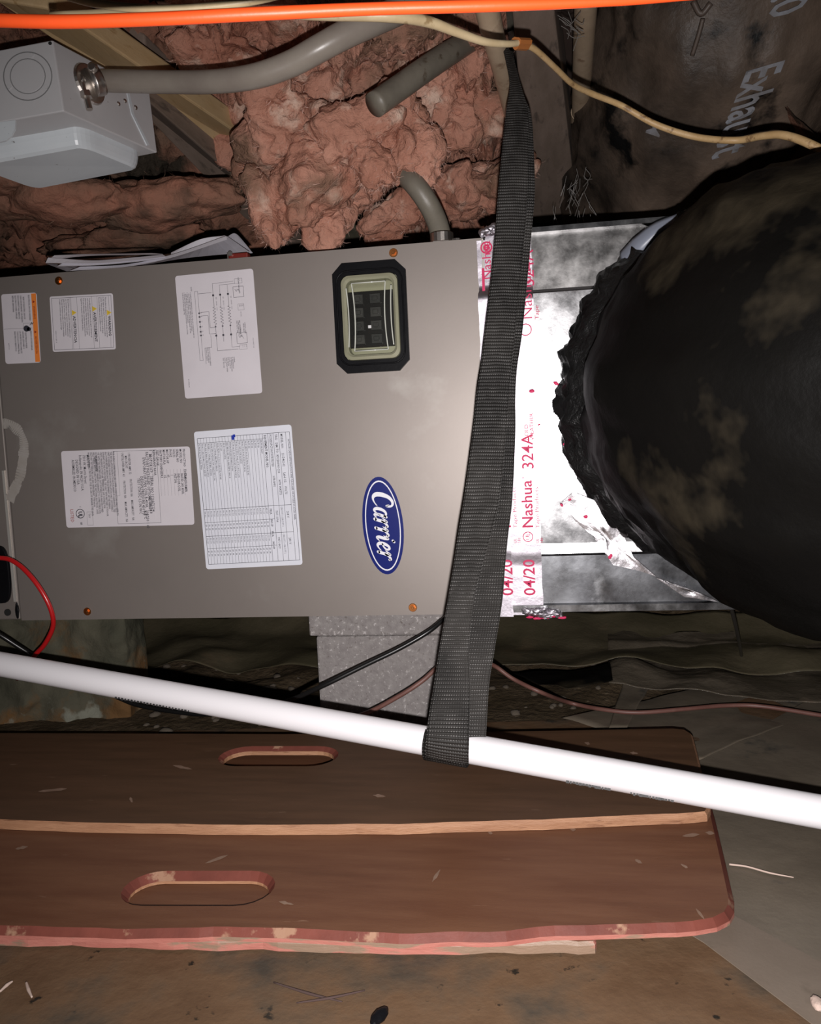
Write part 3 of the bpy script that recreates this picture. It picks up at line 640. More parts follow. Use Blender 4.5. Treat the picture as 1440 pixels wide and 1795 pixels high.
rows = ['FA4, FF1 018, FA-007', 'FA, FF1 024', 'FA, FF1 030', 'FA, FF1 036', 'FA, FF1 042', 'FX, FY 1440, FC 001, FD 005, FE 006, FX 001, FX 002', 'FX 003, FY 004, FV 002, FV 003, FY 001, FX 002', 'FCM 1, FVM 1X, FCM 1X, FVM 5X',
        'FE 024, FC 27, FX 2.5, FF 042, OP 17, 1, OP 17, 1, 3, 002', 'FC, FX 018, FE 1.36, FC 206, FC 007, FCM 048, FCM 060', 'FVM 4200, FCM 1200, FCM 48XX, FCM 4700', 'MHH, MHP 55, MHP, MHP 26, MHH, MHP 4.1, MHH 1.8', 'MA2 4.1, FCM 24, FCM 36', 'FX, FY 1.260', 'FX 036, 042, FX C01, FC 2.16, 17 C6E, FC 006, FCM 54M', 'FY M 1 4, FCM 042, MHA 1MP 25, MHA 2.8', 'FX 024, FVM 1.4, FCM 3000, FCM 1.1004, FC 030, 1.1, 206', 'FX OHM 1, 1.1, FCM 4800, FCM 480C, FCM 540G', 'MHV, MHA 48, MHH 62, MHA 42, FCM 48, FCM 60', 'FX 001, 1.1 0001, FCM 4801, FCM 0001, FCM 1400', 'FC 006, FE 006, FX 006, FV 006, FVM 60']
n_ = len(rows)
for i, rw in enumerate(rows):
    v = .70-(i+1)*(.67/n_)
    L.line(.05, v, .965, v, w=.00035); L.text(.092, v+.007, .023, rw, off=.015, sx=.66)
    L.text(.578, v+.007, .022, '%04.1f / %04.1f' % (44.8+i*.3, 20+i % 5), sx=.62, off=.01); L.text(.675, v+.007, .022, '50   25', sx=.9, off=.02)
    L.text(.772, v+.007, .022, '%04.1f / %04.1f' % (51.2+i*.4, 24+i % 4), sx=.62, off=.01); L.text(.865, v+.007, .022, '60   30', sx=.9, off=.02)
L.rect(.045, .385, .078, .415, inkblue, .0008); L.rect(.04, .40, .06, .425, inkblue, .0009); L.done()

# ---- oval badge with script lettering
bc = P(672, 921.5, 0); ru = (P(664, 836, 0)-P(680, 1007, 0)).length/2; rv = (P(636, 921, 0)-P(707, 921, 0)).length/2
u_ = (P(681, 1007, -.0005)-P(663, 836, -.0005)).normalized(); v_ = Vector((0, -1, 0)).cross(u_); v_ = v_ if v_.x > 0 else -v_
BM_ = frame(bc+Vector((0, -.0002, 0)), u_, v_)
def ell(a, c, z, n=48): return [BM_ @ Vector((a*math.cos(2*math.pi*k/n), c*math.sin(2*math.pi*k/n), z)) for k in range(n)]
b = MB(); b.prism(ell(ru, rv, 0), BM_.to_3x3() @ Vector((0, 0, .0012))); BG = b.build('badge', logoblue, AH)
b = MB(); ring(b, ell(ru*.925, rv*.86, .0014), ell(ru*.895, rv*.81, .0014)); b.build('badge_ring', logowhite, BG)
letters = {  # strokes as (x, y, pen) points: x along the word, y up, x-height 1
 'C': (1.35, [[(1.05, 1.28, .10), (1.16, 1.08, .13), (1.18, 1.32, .12), (.98, 1.58, .14), (.66, 1.60, .20), (.36, 1.34, .28), (.24, .90, .33), (.26, .46, .33), (.44, .14, .24), (.72, .02, .14), (1.02, .10, .09), (1.30, .30, .07)]]),
 'a': (.98, [[(.76, .80, .10), (.58, .98, .13), (.34, .90, .20), (.20, .60, .24), (.20, .24, .23), (.38, .02, .15), (.58, .16, .12), (.74, .48, .12)], [(.80, .96, .20), (.74, .60, .24), (.70, .24, .22), (.80, .02, .16), (1.0, .16, .08)]]),
 'r': (.78, [[(-.04, .62, .06), (.12, .86, .12), (.26, .96, .18), (.26, .60, .24), (.20, .02, .24)], [(.27, .58, .12), (.44, .88, .16), (.62, .98, .20), (.72, .88, .16)]]),
 'i': (.50, [[(-.02, .60, .06), (.16, .94, .18), (.20, .60, .24), (.16, .22, .23), (.26, .02, .15), (.48, .18, .08)], [(.28, 1.34, .20), (.34, 1.40, .20)]]),
 'e': (.82, [[(.22, .42, .10), (.48, .52, .12), (.66, .74, .15), (.54, .97, .14), (.32, .88, .20), (.19, .56, .25), (.22, .20, .23), (.42, .01, .16), (.64, .08, .10), (.84, .26, .07)]]),
}
b = MB(); xc = 0; total = sum(letters[c][0] for c in 'Carrier')
sc_ = ru*1.40/total; sh = .30
for ch in 'Carrier':
    adv, strokes = letters[ch]
    for st in strokes:
        pv = [Vector((p[0]+xc, p[1], 0)) for p in st]
        if len(pv) > 2: pp, ww = catmull(pv, [p[2] for p in st], 7)
        else: pp, ww = pv, [p[2] for p in st]
        tr = lambda p: BM_ @ Vector(((p.x+sh*p.y-total/2-.18)*sc_, (p.y-.62)*sc_*1.05, .0016))
        for i, p in enumerate(pp):
            w = ww[i]*.60
            q = pp[min(i+1, len(pp)-1)]-pp[max(i-1, 0)]; q.normalize(); nn = Vector((-q.y, q.x, 0))
            if i < len(pp)-1:
                q2 = pp[min(i+2, len(pp)-1)]-pp[i]; q2.normalize(); n2 = Vector((-q2.y, q2.x, 0)); w2 = ww[i+1]*.60
                b.add([tr(p-nn*w), tr(pp[i+1]-n2*w2), tr(pp[i+1]+n2*w2), tr(p+nn*w)], [(0, 1, 2, 3)])
            if i in (0, len(pp)-1):
                b.add([tr(p+Vector((w*math.cos(k*math.pi/5), w*math.sin(k*math.pi/5), 0))) for k in range(10)], [tuple(range(10))])
    xc += adv
b.build('badge_lettering', logowhite, BG)

# conduit connector on top of the cabinet
b = MB(); q = P(775, 415, .03); q.z = ZT-.002
b.disc(Matrix.Translation(q), .024, .006, 6); b.disc(Matrix.Translation(q+Vector((0, 0, .006))), .017, .014, 20); b.build('conduit_connector', zinc, AH, bevel=.001)
b = MB(); q2 = P(800, 412, .02); q2.z = ZT; b.disc(Matrix.Translation(q2), .007, .006, 8); b.build('connector_screw', zinc, AH)

# ================================================================== PLENUM
PLN = thing('plenum', 'shiny galvanised sheet metal plenum box joined to the right end of the cabinet', 'plenum', Vector((.55, .28, ZB)))
X0 = XR+.004; X1 = 1.15
zt = P(1100, 388, .0).z; zb = P(1100, 1071, 0).z; z1 = P(1000, 510, 0).z; z2 = P(1000, 965, 0).z
Y0 = .004
b = MB()
def rib(pts): # profile points (y,z) swept in x
    for i in range(len(pts)-1):
        (ya, za), (yb, zb_) = pts[i], pts[i+1]; b.add([(X0, ya, za), (X1, ya, za), (X1, yb, zb_), (X0, yb, zb_)], [(0, 1, 2, 3)])
rib([(Y0+.002, z1+.006), (Y0+.006, zt-.006)]); b.build('upper_sheet', galv_up, PLN)
b = MB(); rib([(Y0-.004, z2+.010), (Y0-.016, z1-.002)]); b.build('middle_sheet', galv, PLN)
b = MB(); rib([(Y0+.004, z1+.007), (Y0+.010, z1+.004), (Y0-.016, z1-.002)]); b.build('upper_fold', mat('dark_fold', (.16, .15, .15), None, rough=.5, metal=.6), PLN)
b = MB(); rib([(Y0-.004, z2+.011), (Y0-.0052, z2-.004)]); b.build('lower_fold', galv, PLN)
b = MB(); rib([(Y0-.0052, z2-.004), (Y0-.001, z2-.008), (Y0+.002, zb+.012)]); b.build('lower_sheet', galv_shade, PLN)
b = MB(); rib([(Y0+.002, zb+.012), (Y0-.004, zb+.010), (Y0-.004, zb), (Y0+.01, zb-.001)]); b.build('bottom_flange', galv, PLN)
b = MB(); rib([(Y0+.006, zt-.006), (Y0-.002, zt-.004), (Y0-.002, zt+.003), (Y0+.02, zt+.003)]); b.build('top_flange', galv, PLN)
b = MB(); b.box((X0, Y0+.012, zb+.001), (X1, .54, zt)); b.build('box_body', galv, PLN)

# foil tape over the joint
def foil_strip(name, x0, x1, z0, z1_, y, seed, n=(8, 70), amp=.0007, tilt=0.0):
    b = MB()
    def fn(u, v):
        x = x0+(x1-x0)*u; z = z0+(z1_-z0)*v
        base = Y0-.0015 if (z > z1+.004 or z < z2-.007) else (Y0-.004-.012*(z-z2)/(z1-z2)-.0012)
        e = .0015*noise.noise(Vector((seed, z*40, 0))) if u in (0, 1) else 0
        return Vector((x+e, base+y+amp*noise.fractal(Vector((x*40, seed, z*40)), .8, 2, 3), z))
    b.grid(fn, *n); return b.build(name, foil, PLN, smooth=True)
xt0, xt1 = X0+.001, P(944, 800, 0).x
tp = foil_strip('foil_tape', xt0, xt1, zb-.004, zt+.004, -.001, 3)
tp2 = foil_strip('foil_tape', xt0-.012, X0+.022, zb-.006, zt-.01, -.0030, 7)
b = MB()
for k in range(9):   # crumpled ends of tape at the top and the foot of the joint
    q = Vector((X0+.004+.010*k, Y0-.008, (zt if k < 4 else zb)+random.uniform(-.003, .003))); b.blob(q, (.010, .004, .006), None, 3, .8, 90, k)
b.build('crumpled_foil', foil, PLN)['kind'] = 'stuff'
b = MB(); rr2 = MB()
for k in range(5):
    rr2.blob(Vector((X0+.045+.012*k, Y0-.010, zb-.006+random.uniform(-.002, .002))), (.005, .0012, .0016), None, 2, .8, 120, k+30)
rr2.build('red_tape_scrap', redink, PLN)['kind'] = 'stuff'
# print on the tape: reads upwards, letter tops to the left
def tape_print(px, py, s_, size, sx=.9, down=False, y=-.020, off=.0, par=tp, out=True):
    b = MB(); q = P(px, py, Y0+y)
    zc = q.z; base = Y0-.0015 if (zc > z1 or zc < z2-.007) else (Y0-.004-.012*(zc-z2)/(z1-z2)-.0012)
    q = P(px, py, base-.0046)
    tl = -.032 if z2 < zc < z1 else 0
    M = frame(q, (0, tl, 1), (-1, 0, 0)) if not down else frame(q, (0, -tl, -1), (1, 0, 0))
    b.text(s_, size, M, sx=sx, offset=off, res=3)
    return b.build('printed_text', redink, par)
for dx in (0, -39):
    tape_print(939+dx, 1044, '04/20', .0235, 1.0, off=.0003)
    tape_print(935+dx, 926, 'Nashua', .022, 1.05, off=.0003); tape_print(921+dx, 839, 'R', .006)
    tape_print(946+dx, 926, 'Tape Products', .0075, 1.35)
    tape_print(936+dx, 823, '324A', .0235, 1.0, off=.0002)
    tape_print(927+dx, 772, 'COLD\nWEATHER', .0075, 1.1, off=.0001)
    tape_print(945+dx, 952, 'UL\n181', .006)
    b = MB(); q = P(926+dx, 941, Y0-.0085); circ(b, frame(q, (0, 0, 1), (-1, 0, 0)), 0, 0, .0075, .0012, 0); b.text('UL', .009, frame(q+Vector((.003, -.0001, -.005)), (0, 0, 1), (-1, 0, 0))); b.build('printed_mark', redink, tp)
tape_print(934, 560, 'Nashua', .022, 1.05, off=-.0002, y=-.022); tape_print(937, 502, '324A', .0235, 1.0); tape_print(945, 560, 'Tape', .0075, 1.3)
b = MB(); q = P(922, 578, Y0-.019); circ(b, frame(q, (0, 0, 1), (-1, 0, 0)), 0, 0, .0085, .0013, 0); b.build('printed_mark', redink, tp)
b = MB(); q = P(853, 434, Y0-.008); circ(b, frame(q, (0, 0, 1), (-1, 0, 0)), 0, 0, .0085, .002, 0); circ(b, frame(q, (0, 0, 1), (-1, 0, 0)), 0, 0, .0045, .003, 0); b.build('printed_mark', redink, tp2)
tape_print(862, 490, 'Nashua', .018, 1.0, par=tp2)
b = MB()   # red liner edge showing beside the cabinet
b.prism([P(845, 470, -.002), P(849, 470, -.002), P(856, 640, -.002), P(850, 640, -.002)], (0, .002, 0)); b.build('red_tape_backing', redink, PLN)
# loose foil patches around the duct collar
def patch(pts, y, seed, par=PLN):
    c = sum((P(a, c2, y) for a, c2 in pts), Vector())/len(pts); b = MB(); n = len(pts); R_ = 6
    V = [c]; 
    for k in range(1, R_+1):
        for i in range(n*3):
            j = i//3; t = (i % 3)/3; A = P(*pts[j], y); B_ = P(*pts[(j+1) % n], y); p = c+(A.lerp(B_, t)-c)*(k/R_)
            p.y += .0025*noise.fractal(p*55+Vector((seed, 0, 0)), .7, 2, 3)-.002; V.append(p)
    n3 = n*3; fs = [(0, 1+i, 1+(i+1) % n3) for i in range(n3)]
    for k in range(R_-1): fs += [(1+k*n3+i, 1+(k+1)*n3+i, 1+(k+1)*n3+(i+1) % n3, 1+k*n3+(i+1) % n3) for i in range(n3)]
    b.add(V, fs); return b.build('foil_patch', foil_b, par, smooth=True)
pa = patch([(985, 880), (1005, 862), (1050, 880), (1090, 930), (1110, 975), (1150, 1010), (1120, 1000), (1075, 990), (1058, 965), (1040, 940), (1010, 915)], -.022, 1)
patch([(1148, 398), (1160, 400), (1150, 425), (1130, 455), (1110, 480), (1070, 492), (1090, 465), (1125, 425)], -.016, 2)
patch([(1150, 1012), (1180, 1022), (1230, 1040), (1260, 1055), (1200, 1046)], -.012, 3)
b = MB()
for (x, y, s_) in ((1070, 975, .006), (1028, 905, .006), (1000, 876, .005), (990, 780, .005), (945, 745, .004), (975, 672, .006), (933, 686, .006), (1135, 430, .007), (1110, 465, .006), (1090, 483, .006), (985, 885, .004)):
    b.blob(P(x, y, -.030), (s_*.5, .0006, s_*.35), Matrix.Rotation(random.uniform(-1, 1), 3, 'Y'), 2, .9, 120, x)
b.build('red_print_scrap', redink, PLN)['kind'] = 'stuff'

# ================================================================== DUCTS
BD = thing('flexible_duct', 'huge black plastic covered flexible duct bending off the shiny plenum towards the right', 'duct', P(1400, 1050, -.1))
def wr(t, th, p): return .010*noise.fractal(Vector((math.cos(th)*3, math.sin(th)*3, t*7)), .8, 2, 4)+.004*noise.noise(Vector((math.cos(th)*14, math.sin(th)*14, t*5)))
cen = [Q(1305, 690, 1.28), Q(1335, 688, 1.14), Q(1378, 686, 1.02), Q(1440, 692, .93), Q(1560, 705, .86), Q(1780, 710, .82), Q(2150, 720, .82)]
b = MB(); b.tube(cen, [.200, .236, .247, .253, .255, .255, .255], 90, 12, True, wr); b.build('duct_jacket', black_film, BD, smooth=True)
def wr2(t, th, p): return .010*noise.fractal(Vector((math.cos(th)*9, math.sin(th)*9, t*4)), .6, 2.2, 5)
b = MB(); b.tube([Q(1278, 694, 1.25), Q(1288, 691, 1.20), Q(1300, 689, 1.15), Q(1322, 687, 1.10), Q(1350, 687, 1.04)], [.240, .254, .256, .250, .190], 220, 8, False, wr2); b.build('crumpled_cuff', black_wrinkle, BD, smooth=True)
b = MB(); b.tube([P(1095, 455, -.03), P(1120, 432, -.05), P(1150, 405, -.06), P(1190, 385, -.07)], [.010, .012, .009, .006], 10, 6, True, lambda t, th, p: .003*math.sin(th*2)); 
b.build('grey_sealant', mat('grey_sealant', (.20, .22, .27), None, rough=.4), BD, smooth=True)

UD = thing('flexible_duct', 'dusty black flexible duct with grey lettering, hanging above and behind the plenum', 'duct', Q(1200, 400, 1.6))
def wr3(t, th, p): return .012*noise.fractal(Vector((math.cos(th)*4, math.sin(th)*4, t*5+9)), .8, 2, 4)+.005*math.sin(t*40+2*math.sin(th*2))
ucen = [Q(1345, -330, 1.28), Q(1310, -130, 1.32), Q(1270, 40, 1.40), Q(1225, 175, 1.52), Q(1180, 290, 1.68), Q(1150, 380, 1.85)]
ur = [.215, .218, .222, .222, .218, .20]
b = MB(); b.tube(ucen, ur, 110, 16, True, wr3); b.build('duct_jacket', black_film_dusty, UD, smooth=True)
# lettering laid on the round jacket
upp, urr = catmull(ucen, ur, 16)
def hit_duct(px, py):
    r = ray(px, py); t = .8
    while t < 2.3:
        p = CAM+r*t
        dmin = min(((p-c).length-rr_) for c, rr_ in zip(upp, urr))
        if dmin < .010: return p
        t += max(.002, dmin*.6 - .005)
    return CAM+r*1.5
def duct_text(body, px0, py0, dirx, diry, size, upx, upy, sx=1.0, off=0):
    cu = bpy.data.curves.new('t', 'FONT'); cu.body = body; cu.size = size; cu.resolution_u = 2; cu.offset = off
    o = bpy.data.objects.new('t', cu); me = bpy.data.meshes.new_from_object(o)
    bm = bmesh.new(); bm.from_mesh(me); bmesh.ops.subdivide_edges(bm, edges=[e for e in bm.edges if e.calc_length() > size*.15], cuts=2)
    b = MB(); vv = []
    for v in bm.verts:
        x, y = v.co.x*sx, v.co.y; vv.append(hit_duct(px0+x*dirx+y*upx, py0+x*diry+y*upy))
    bm.verts.index_update(); b.add(vv, [tuple(v.index for v in f.verts) for f in bm.faces]); bm.free()
    return b.build('printed_text', ductink, UD)
duct_text('R5.0', 1362, -70, -.12, 1, 95, 1, -.36, .62, 1.2)
duct_text('Exhaust', 1312, 122, -.40, 1, 100, .95, -.28, .50, 2.0)
duct_text('ATCO', 1225, 5, -.36, 1, 40, .9, .0, 1.2, -.5) if False else None
duct_text('M', 1140, 208, -.3, 1, 34, 1.0, .35, 1, .5)
b = MB(); b.tube([hit_duct(1232, 35)+Vector((0, -.004, 0)), hit_duct(1224, 65)+Vector((0, -.004, 0)), hit_duct(1213, 100)+Vector((0, -.004, 0))], .0035, 6); b.tube([hit_duct(1215, 5)+Vector((0, -.004, 0)), hit_duct(1228, 28)+Vector((0, -.006, 0)), hit_duct(1246, 8)+Vector((0, -.004, 0))], .0045, 6)
b.build('draft_tie', mat('grey_tie', (.10, .075, .06), None, rough=.5), UD, smooth=True)
# torn plastic shreds at the duct's near end
b = MB()
for k in range(26):
    x, y = random.gauss(1012, 14), random.uniform(290, 380); q = Q(x, y, 1.45)
    b.tube([q, q+Vector((random.uniform(-.01, .01), 0, -random.uniform(.01, .02))), q+Vector((random.uniform(-.02, .02), random.uniform(-.01, .01), -random.uniform(.02, .05)))], .0005, 4, 3)
b.build('torn_shreds', fray_m, UD)['kind'] = 'stuff'
b = MB()
for k in range(10):
    q = Q(random.uniform(970, 1012), random.uniform(25, 60), 1.12); b.tube([q, q+Vector((.01, 0, -.008)), q+Vector((random.uniform(.0, .03), 0, random.uniform(-.03, .01)))], .0005, 4, 3)
tag(b.build('cobweb', fray_m), 'wispy grey cobweb strands left of the right-hand yellowed pipe', 'cobweb')

# ================================================================== PIPES, CORDS AND CABLES OVERHEAD
def pipe(name, pts, r, m, label, fit=None, cat='pipe'):
    t = thing(name, label, cat, Vector(pts[-1])); b = MB(); b.tube(pts, r, 24, 6); b.build('pipe_run', m, t, smooth=True)
    if fit:
        for (a, c, rr_) in fit: b = MB(); b.tube([a, c], rr_, 24, 1, smooth_path=False); b.build('coupling', m, t, bevel=.001)
    return t
pipe('pipe', [Q(838, -60, .98), Q(862, 50, 1.07), Q(880, 120, 1.17), Q(893, 178, 1.28), Q(905, 230, 1.4)], [.0165, .0150, .0140, .013, .012], old_pvc,
     'yellowed pipe passing behind the top of the dark strap', None)
pipe('pipe', [Q(1032, -80, 1.08), Q(1028, 0, 1.16), Q(1022, 110, 1.36), Q(1018, 200, 1.58), Q(1015, 290, 1.85)], .0165, old_pvc,
     'yellowed pipe running back beside the dusty black duct', [(Q(1018, 195, 1.57), Q(1016, 245, 1.72), .018)])

cable('extension_cord', [Q(-900, 25, .52), Q(-150, 31, .50), Q(0, 36, .49), Q(120, 38, .485), Q(280, 33, .48), Q(440, 25, .48), Q(640, 16, .485), Q(860, 10, .49), Q(1045, 3, .50), Q(1250, -12, .51), Q(2100, -90, .55)],
      [.0036, .0036, .0038, .0038, .0037, .0037, .0035, .0034, .003, .0028, .0028], orange, 'bright orange extension cord strung across the top of the view', 'cord', 16)
cable('cable', [Q(60, -30, .66), Q(150, 2, .66), Q(260, 16, .66), Q(360, 13, .66), Q(450, 0, .66), Q(520, -18, .66)], .0034, romex,
      'short loop of cream cable above the orange cord at the upper left', 'cable')
cable('cable', [Q(90, 30, .80), Q(300, 22, .80), Q(480, 22, .80), Q(560, 26, .80), Q(680, 28, .80), Q(750, 38, .82), Q(800, 56, .84), Q(850, 73, .86), Q(890, 77, .88), Q(918, 74, .9)],
      [.0050, .0050, .0050, .0052, .0058, .0054, .0045, .0040, .0034, .0032], romex, 'thick cream cable crossing in front of the pink insulation and yellowed pipe', 'cable', 14)
cable('cable', [Q(912, 74, .90), Q(940, 88, .92), Q(975, 120, .96), Q(1005, 148, 1.0), Q(1040, 165, 1.03), Q(1090, 185, 1.05), Q(1150, 218, 1.05), Q(1220, 240, 1.05), Q(1290, 246, 1.05), Q(1340, 238, 1.02), Q(1380, 238, 1.0), Q(1440, 262, .98), Q(1560, 330, .96), Q(1800, 360, 1.0), Q(2100, 330, 1.05)],
      [.0034, .0034, .0034, .0034, .0038, .0038, .0040, .0042, .0044, .0046, .005, .0052, .0052, .0052, .0052], oldwire, 'thin tan cable looping across the front of the dusty black duct', 'cable', 12)
b = MB(); b.tube([Q(905, 75, .893), Q(925, 76, .905)], .0062, 12, 1, smooth_path=False, wob=lambda t, th, p: .001*math.sin(th*3)); tag(b.build('splice_wrap', mat('brown_tape', (.35, .12, .03), None, rough=.6)), 'small orange-brown tape wrap where the cream and tan cables meet', 'tape')

# grey conduits
cable('conduit', [Q(150, 141, 1.09), Q(200, 142, 1.06), Q(300, 144, 1.03), Q(380, 143, 1.0), Q(450, 133, .98), Q(510, 112, .97), Q(560, 85, .96), Q(610, 58, .96), Q(660, 36, .97), Q(720, 8, 1.0), Q(790, -40, 1.05)],
      [.0135, .0138, .0135, .0135, .0140, .0145, .0150, .0155, .0155, .0155, .0155], conduit, 'smooth grey flexible conduit curving right from the electrical box', 'conduit', 24)
cable('conduit', [Q(657, 184, 1.10), Q(700, 154, 1.12), Q(745, 122, 1.14), Q(790, 92, 1.18), Q(850, 55, 1.26), Q(920, 20, 1.36)], .0165, conduit_dark,
      'short dusty grey conduit length with a cut end, stuck into the pink insulation', 'conduit', 24)
cable('conduit', [Q(640, 262, 1.30), Q(690, 292, 1.24), Q(722, 318, 1.20), Q(748, 352, 1.20), Q(766, 388, 1.22), Q(775, 420, 1.24)], .0155, conduit_dark,
      'dusty grey conduit curving down into the top of the cabinet', 'conduit', 24)

# ================================================================== ELECTRICAL BOX
EB = thing('electrical_box', 'pale grey steel electrical box with round knockout, held up at the upper left', 'electrical box', Q(60, 200, 1.08))
zf, zk = 1.0, 1.16
fr_ = [Q(-118, 235, zf), Q(112, 195, zf), Q(92, 70, zf), Q(-128, 112, zf)]
bk = [Q(72, 308, zk), Q(276, 268, zk), Q(262, 160, zk), Q(62, 200, zk)]
b = MB(); b.hexa(fr_+bk); b.build('box_body', steel_paint, EB, bevel=.0015)
fn = ((fr_[1]-fr_[0]).cross(fr_[3]-fr_[0])).normalized(); fn = fn if fn.y < 0 else -fn
fu = (fr_[1]-fr_[0]).normalized(); fv = fn.cross(fu)
def onbox(px, py):
    r = ray(px, py); t = (fr_[0]-CAM).dot(fn)/r.dot(fn); return CAM+r*t
q = onbox(49, 134); M = frame(q, fu, fv)
b = MB(); b.disc(M, .0205, .0012, 36); EK = b.build('knockout', steel_paint, EB, bevel=.0004)
b = MB(); circ(b, M, 0, 0, .0300, .0014, .0006, 40); circ(b, M, 0, 0, .0218, .0010, .0005, 36); b.build('knockout_ring', mat('grey_crease', (.20, .20, .20), None, rough=.5), EB)
for a in (70, 200, 320):
    b = MB(); b.disc(frame(q+(fu*math.cos(math.radians(a))+fv*math.sin(math.radians(a)))*.026, fu, fv), .0025, .0012, 10); b.build('knockout_tab', steel_paint, EB)
b = MB(); b.disc(frame(onbox(88, 76), fu, fv), .0022, .0006, 12); b.build('corner_hole', dark_in, EB)
# hinge tab on the front lower edge
b = MB(); pl = [onbox(x, y) for x, y in ((-40, 222), (29, 212), (28, 228), (22, 240), (12, 248), (0, 251), (-40, 256))]; b.prism(pl, fn*.0016+Vector((0, -.001, 0))); b.build('hasp_tab', steel_lite, EB)
# rounded hood bulging under the box
def bot(u, v, dz): # u across 0..1 left-right, v depth 0..1
    A = fr_[0].lerp(fr_[1], u); B_ = bk[0].lerp(bk[1], u); return A.lerp(B_, v)+Vector((0, 0, -dz))
b = MB(); NL = 14
outline = []
for (cu, cv, a0) in ((.86, .80, 0), (.06, .80, 90), (.06, .40, 180), (.86, .40, 270)):
    for k in range(6):
        a = math.radians(a0+18*k); outline.append((cu+.055*math.cos(a), cv+.14*math.sin(a)))
cu0 = sum(p[0] for p in outline)/len(outline); cv0 = sum(p[1] for p in outline)/len(outline)
prev = None
for (k, dz) in ((1.0, 0), (1.0, .008), (.97, .016), (.93, .021), (.86, .024)):
    cur = [bot(cu0+(u-cu0)*(1-(1-k)*.35), cv0+(v-cv0)*k, dz) for u, v in outline]
    if prev: ring(b, prev, cur)
    prev = cur
b.add(prev, [tuple(range(len(prev)))]); b.build('box_hood', steel_lite, EB, smooth=False, bevel=.001)
# folded flange and rivets on the right side
sd = lambda u, v: fr_[1].lerp(bk[1], u).lerp(fr_[2].lerp(bk[2], u), v)
sn = (bk[1]-fr_[1]).cross(fr_[2]-fr_[1]).normalized(); sn = sn if sn.x > 0 else -sn
b = MB(); b.prism([sd(.70, .92), sd(.73, .92), sd(.76, .45), sd(.90, .06), sd(.87, .04), sd(.73, .45)], sn*.0016); b.build('side_flange', steel_lite, EB)
for (u, v) in ((.60, .78), (.60, .52), (.68, .62), (.80, .60)):
    b = MB(); q = sd(u, v); b.disc(frame(q, (bk[1]-fr_[1]), sn.cross(bk[1]-fr_[1])), .0035, .0016, 12, .002); b.build('rivet', zinc, EB)
# conduit clamp connector
q = sd(.30, .60)
b = MB(); M = frame(q, (bk[1]-fr_[1]), sn.cross((bk[1]-fr_[1]))); b.disc(M, .026, .004, 28, .024); CC = b.build('clamp_connector', zinc, EB, bevel=.0008)
b = MB(); e = Q(178, 142, 1.055); b.tube([q+sn*.002, q.lerp(e, .5), e], [.018, .0175, .0165], 20, 4); b.build('clamp_collar', zinc, CC, smooth=True)
for (x, y) in ((142, 140), (163, 120)):
    b = MB(); b.disc(frame(Q(x, y, 1.035), RT, UPR), .007, .005, 16, .005); b.build('clamp_screw', zinc, CC, bevel=.001)
b = MB(); b.tube([Q(145, 146, 1.035), Q(157, 192, 1.035)], .0038, 10, 1, wob=lambda t, th, p: .0004*math.sin(t*90), smooth_path=False); b.tube([Q(149, 162, 1.035), Q(152, 172, 1.035)], .0075, 6, 1, smooth_path=False); b.build('clamp_bolt', zinc, CC)

# ================================================================== PAPERS ON THE CABINET
def sheet(name, low, upc, y0, y1, m, label, th=.001):  # face between a lower front curve and an upper back curve
    A = [P(x, y, y0) for x, y in low]; B_ = [P(x, y, y1) for x, y in upc]
    A, _ = catmull(A, [0]*len(A), 6); B_, _ = catmull(B_, [0]*len(B_), 6); n = min(len(A), len(B_)); b = MB()
    off = Vector((0, th, th*.6)); vv = []
    for i in range(n): vv += [A[i], B_[i], A[i]+off, B_[i]+off]
    fs = []
    for i in range(n-1):
        k = 4*i; fs += [(k, k+4, k+5, k+1), (k+2, k+3, k+7, k+6), (k, k+2, k+6, k+4), (k+1, k+5, k+7, k+3)]
    fs += [(0, 1, 3, 2), (4*n-4, 4*n-2, 4*n-1, 4*n-3)]
    b.add(vv, fs); t = b.build(name, m); return tag(t, label, 'paper') if label else t
sheet('booklet', [(118, 476), (240, 466), (330, 452), (438, 442)], [(80, 462), (200, 468), (330, 440), (398, 414)], .032, .06, paper_grey, 'grey underside of the booklet leaning on the cabinet top', .0008)
def page(low, up2, y0, y1, label, th=.0014, m=paper): return sheet('paper_sheet', low, up2, y0, y1, m, label, th)
page([(122, 475), (220, 468), (300, 452), (398, 420)], [(140, 468), (220, 464), (300, 447), (396, 414)], .004, .012, 'long white page curling up to the right along the cabinet top edge')
page([(80, 461), (160, 462), (220, 458), (290, 450)], [(84, 452), (160, 457), (220, 453), (285, 447)], .008, .016, 'wavy white page at the left of the paper pile, middle of three')
page([(84, 456), (150, 449), (220, 447), (285, 446)], [(95, 448), (150, 446), (220, 445), (265, 444)], .02, .028, 'wavy white page at the left of the paper pile, topmost of three')
page([(100, 467), (170, 465), (230, 460), (300, 452)], [(110, 461), (170, 460), (230, 456), (296, 449)], .006, .013, 'wavy white page at the left of the paper pile, lowest of three')
page([(300, 447), (350, 430), (395, 418), (396, 414)], [(300, 443), (350, 420), (388, 414), (394, 413)], .03, .036, 'cream-edged booklet page raised above the right of the paper pile', .0012)
page([(395, 440), (440, 444), (439, 440)], [(398, 415), (414, 410), (437, 436)], .07, .085, 'grey folded page corner standing up at the right end of the paper pile', .0006, paper_grey)
RC = thing('pipe_clip', 'small dark red clip with a silver screw on the cabinet top beside the papers', 'clip', Vector((P(420, 440, .01).x, .02, ZT)))
b = MB(); q = P(400, 444, .006); q.z = ZT-.001; b.box(q, q+Vector((.030, .014, .010))); b.build('clip_body', redplast, RC, bevel=.002)
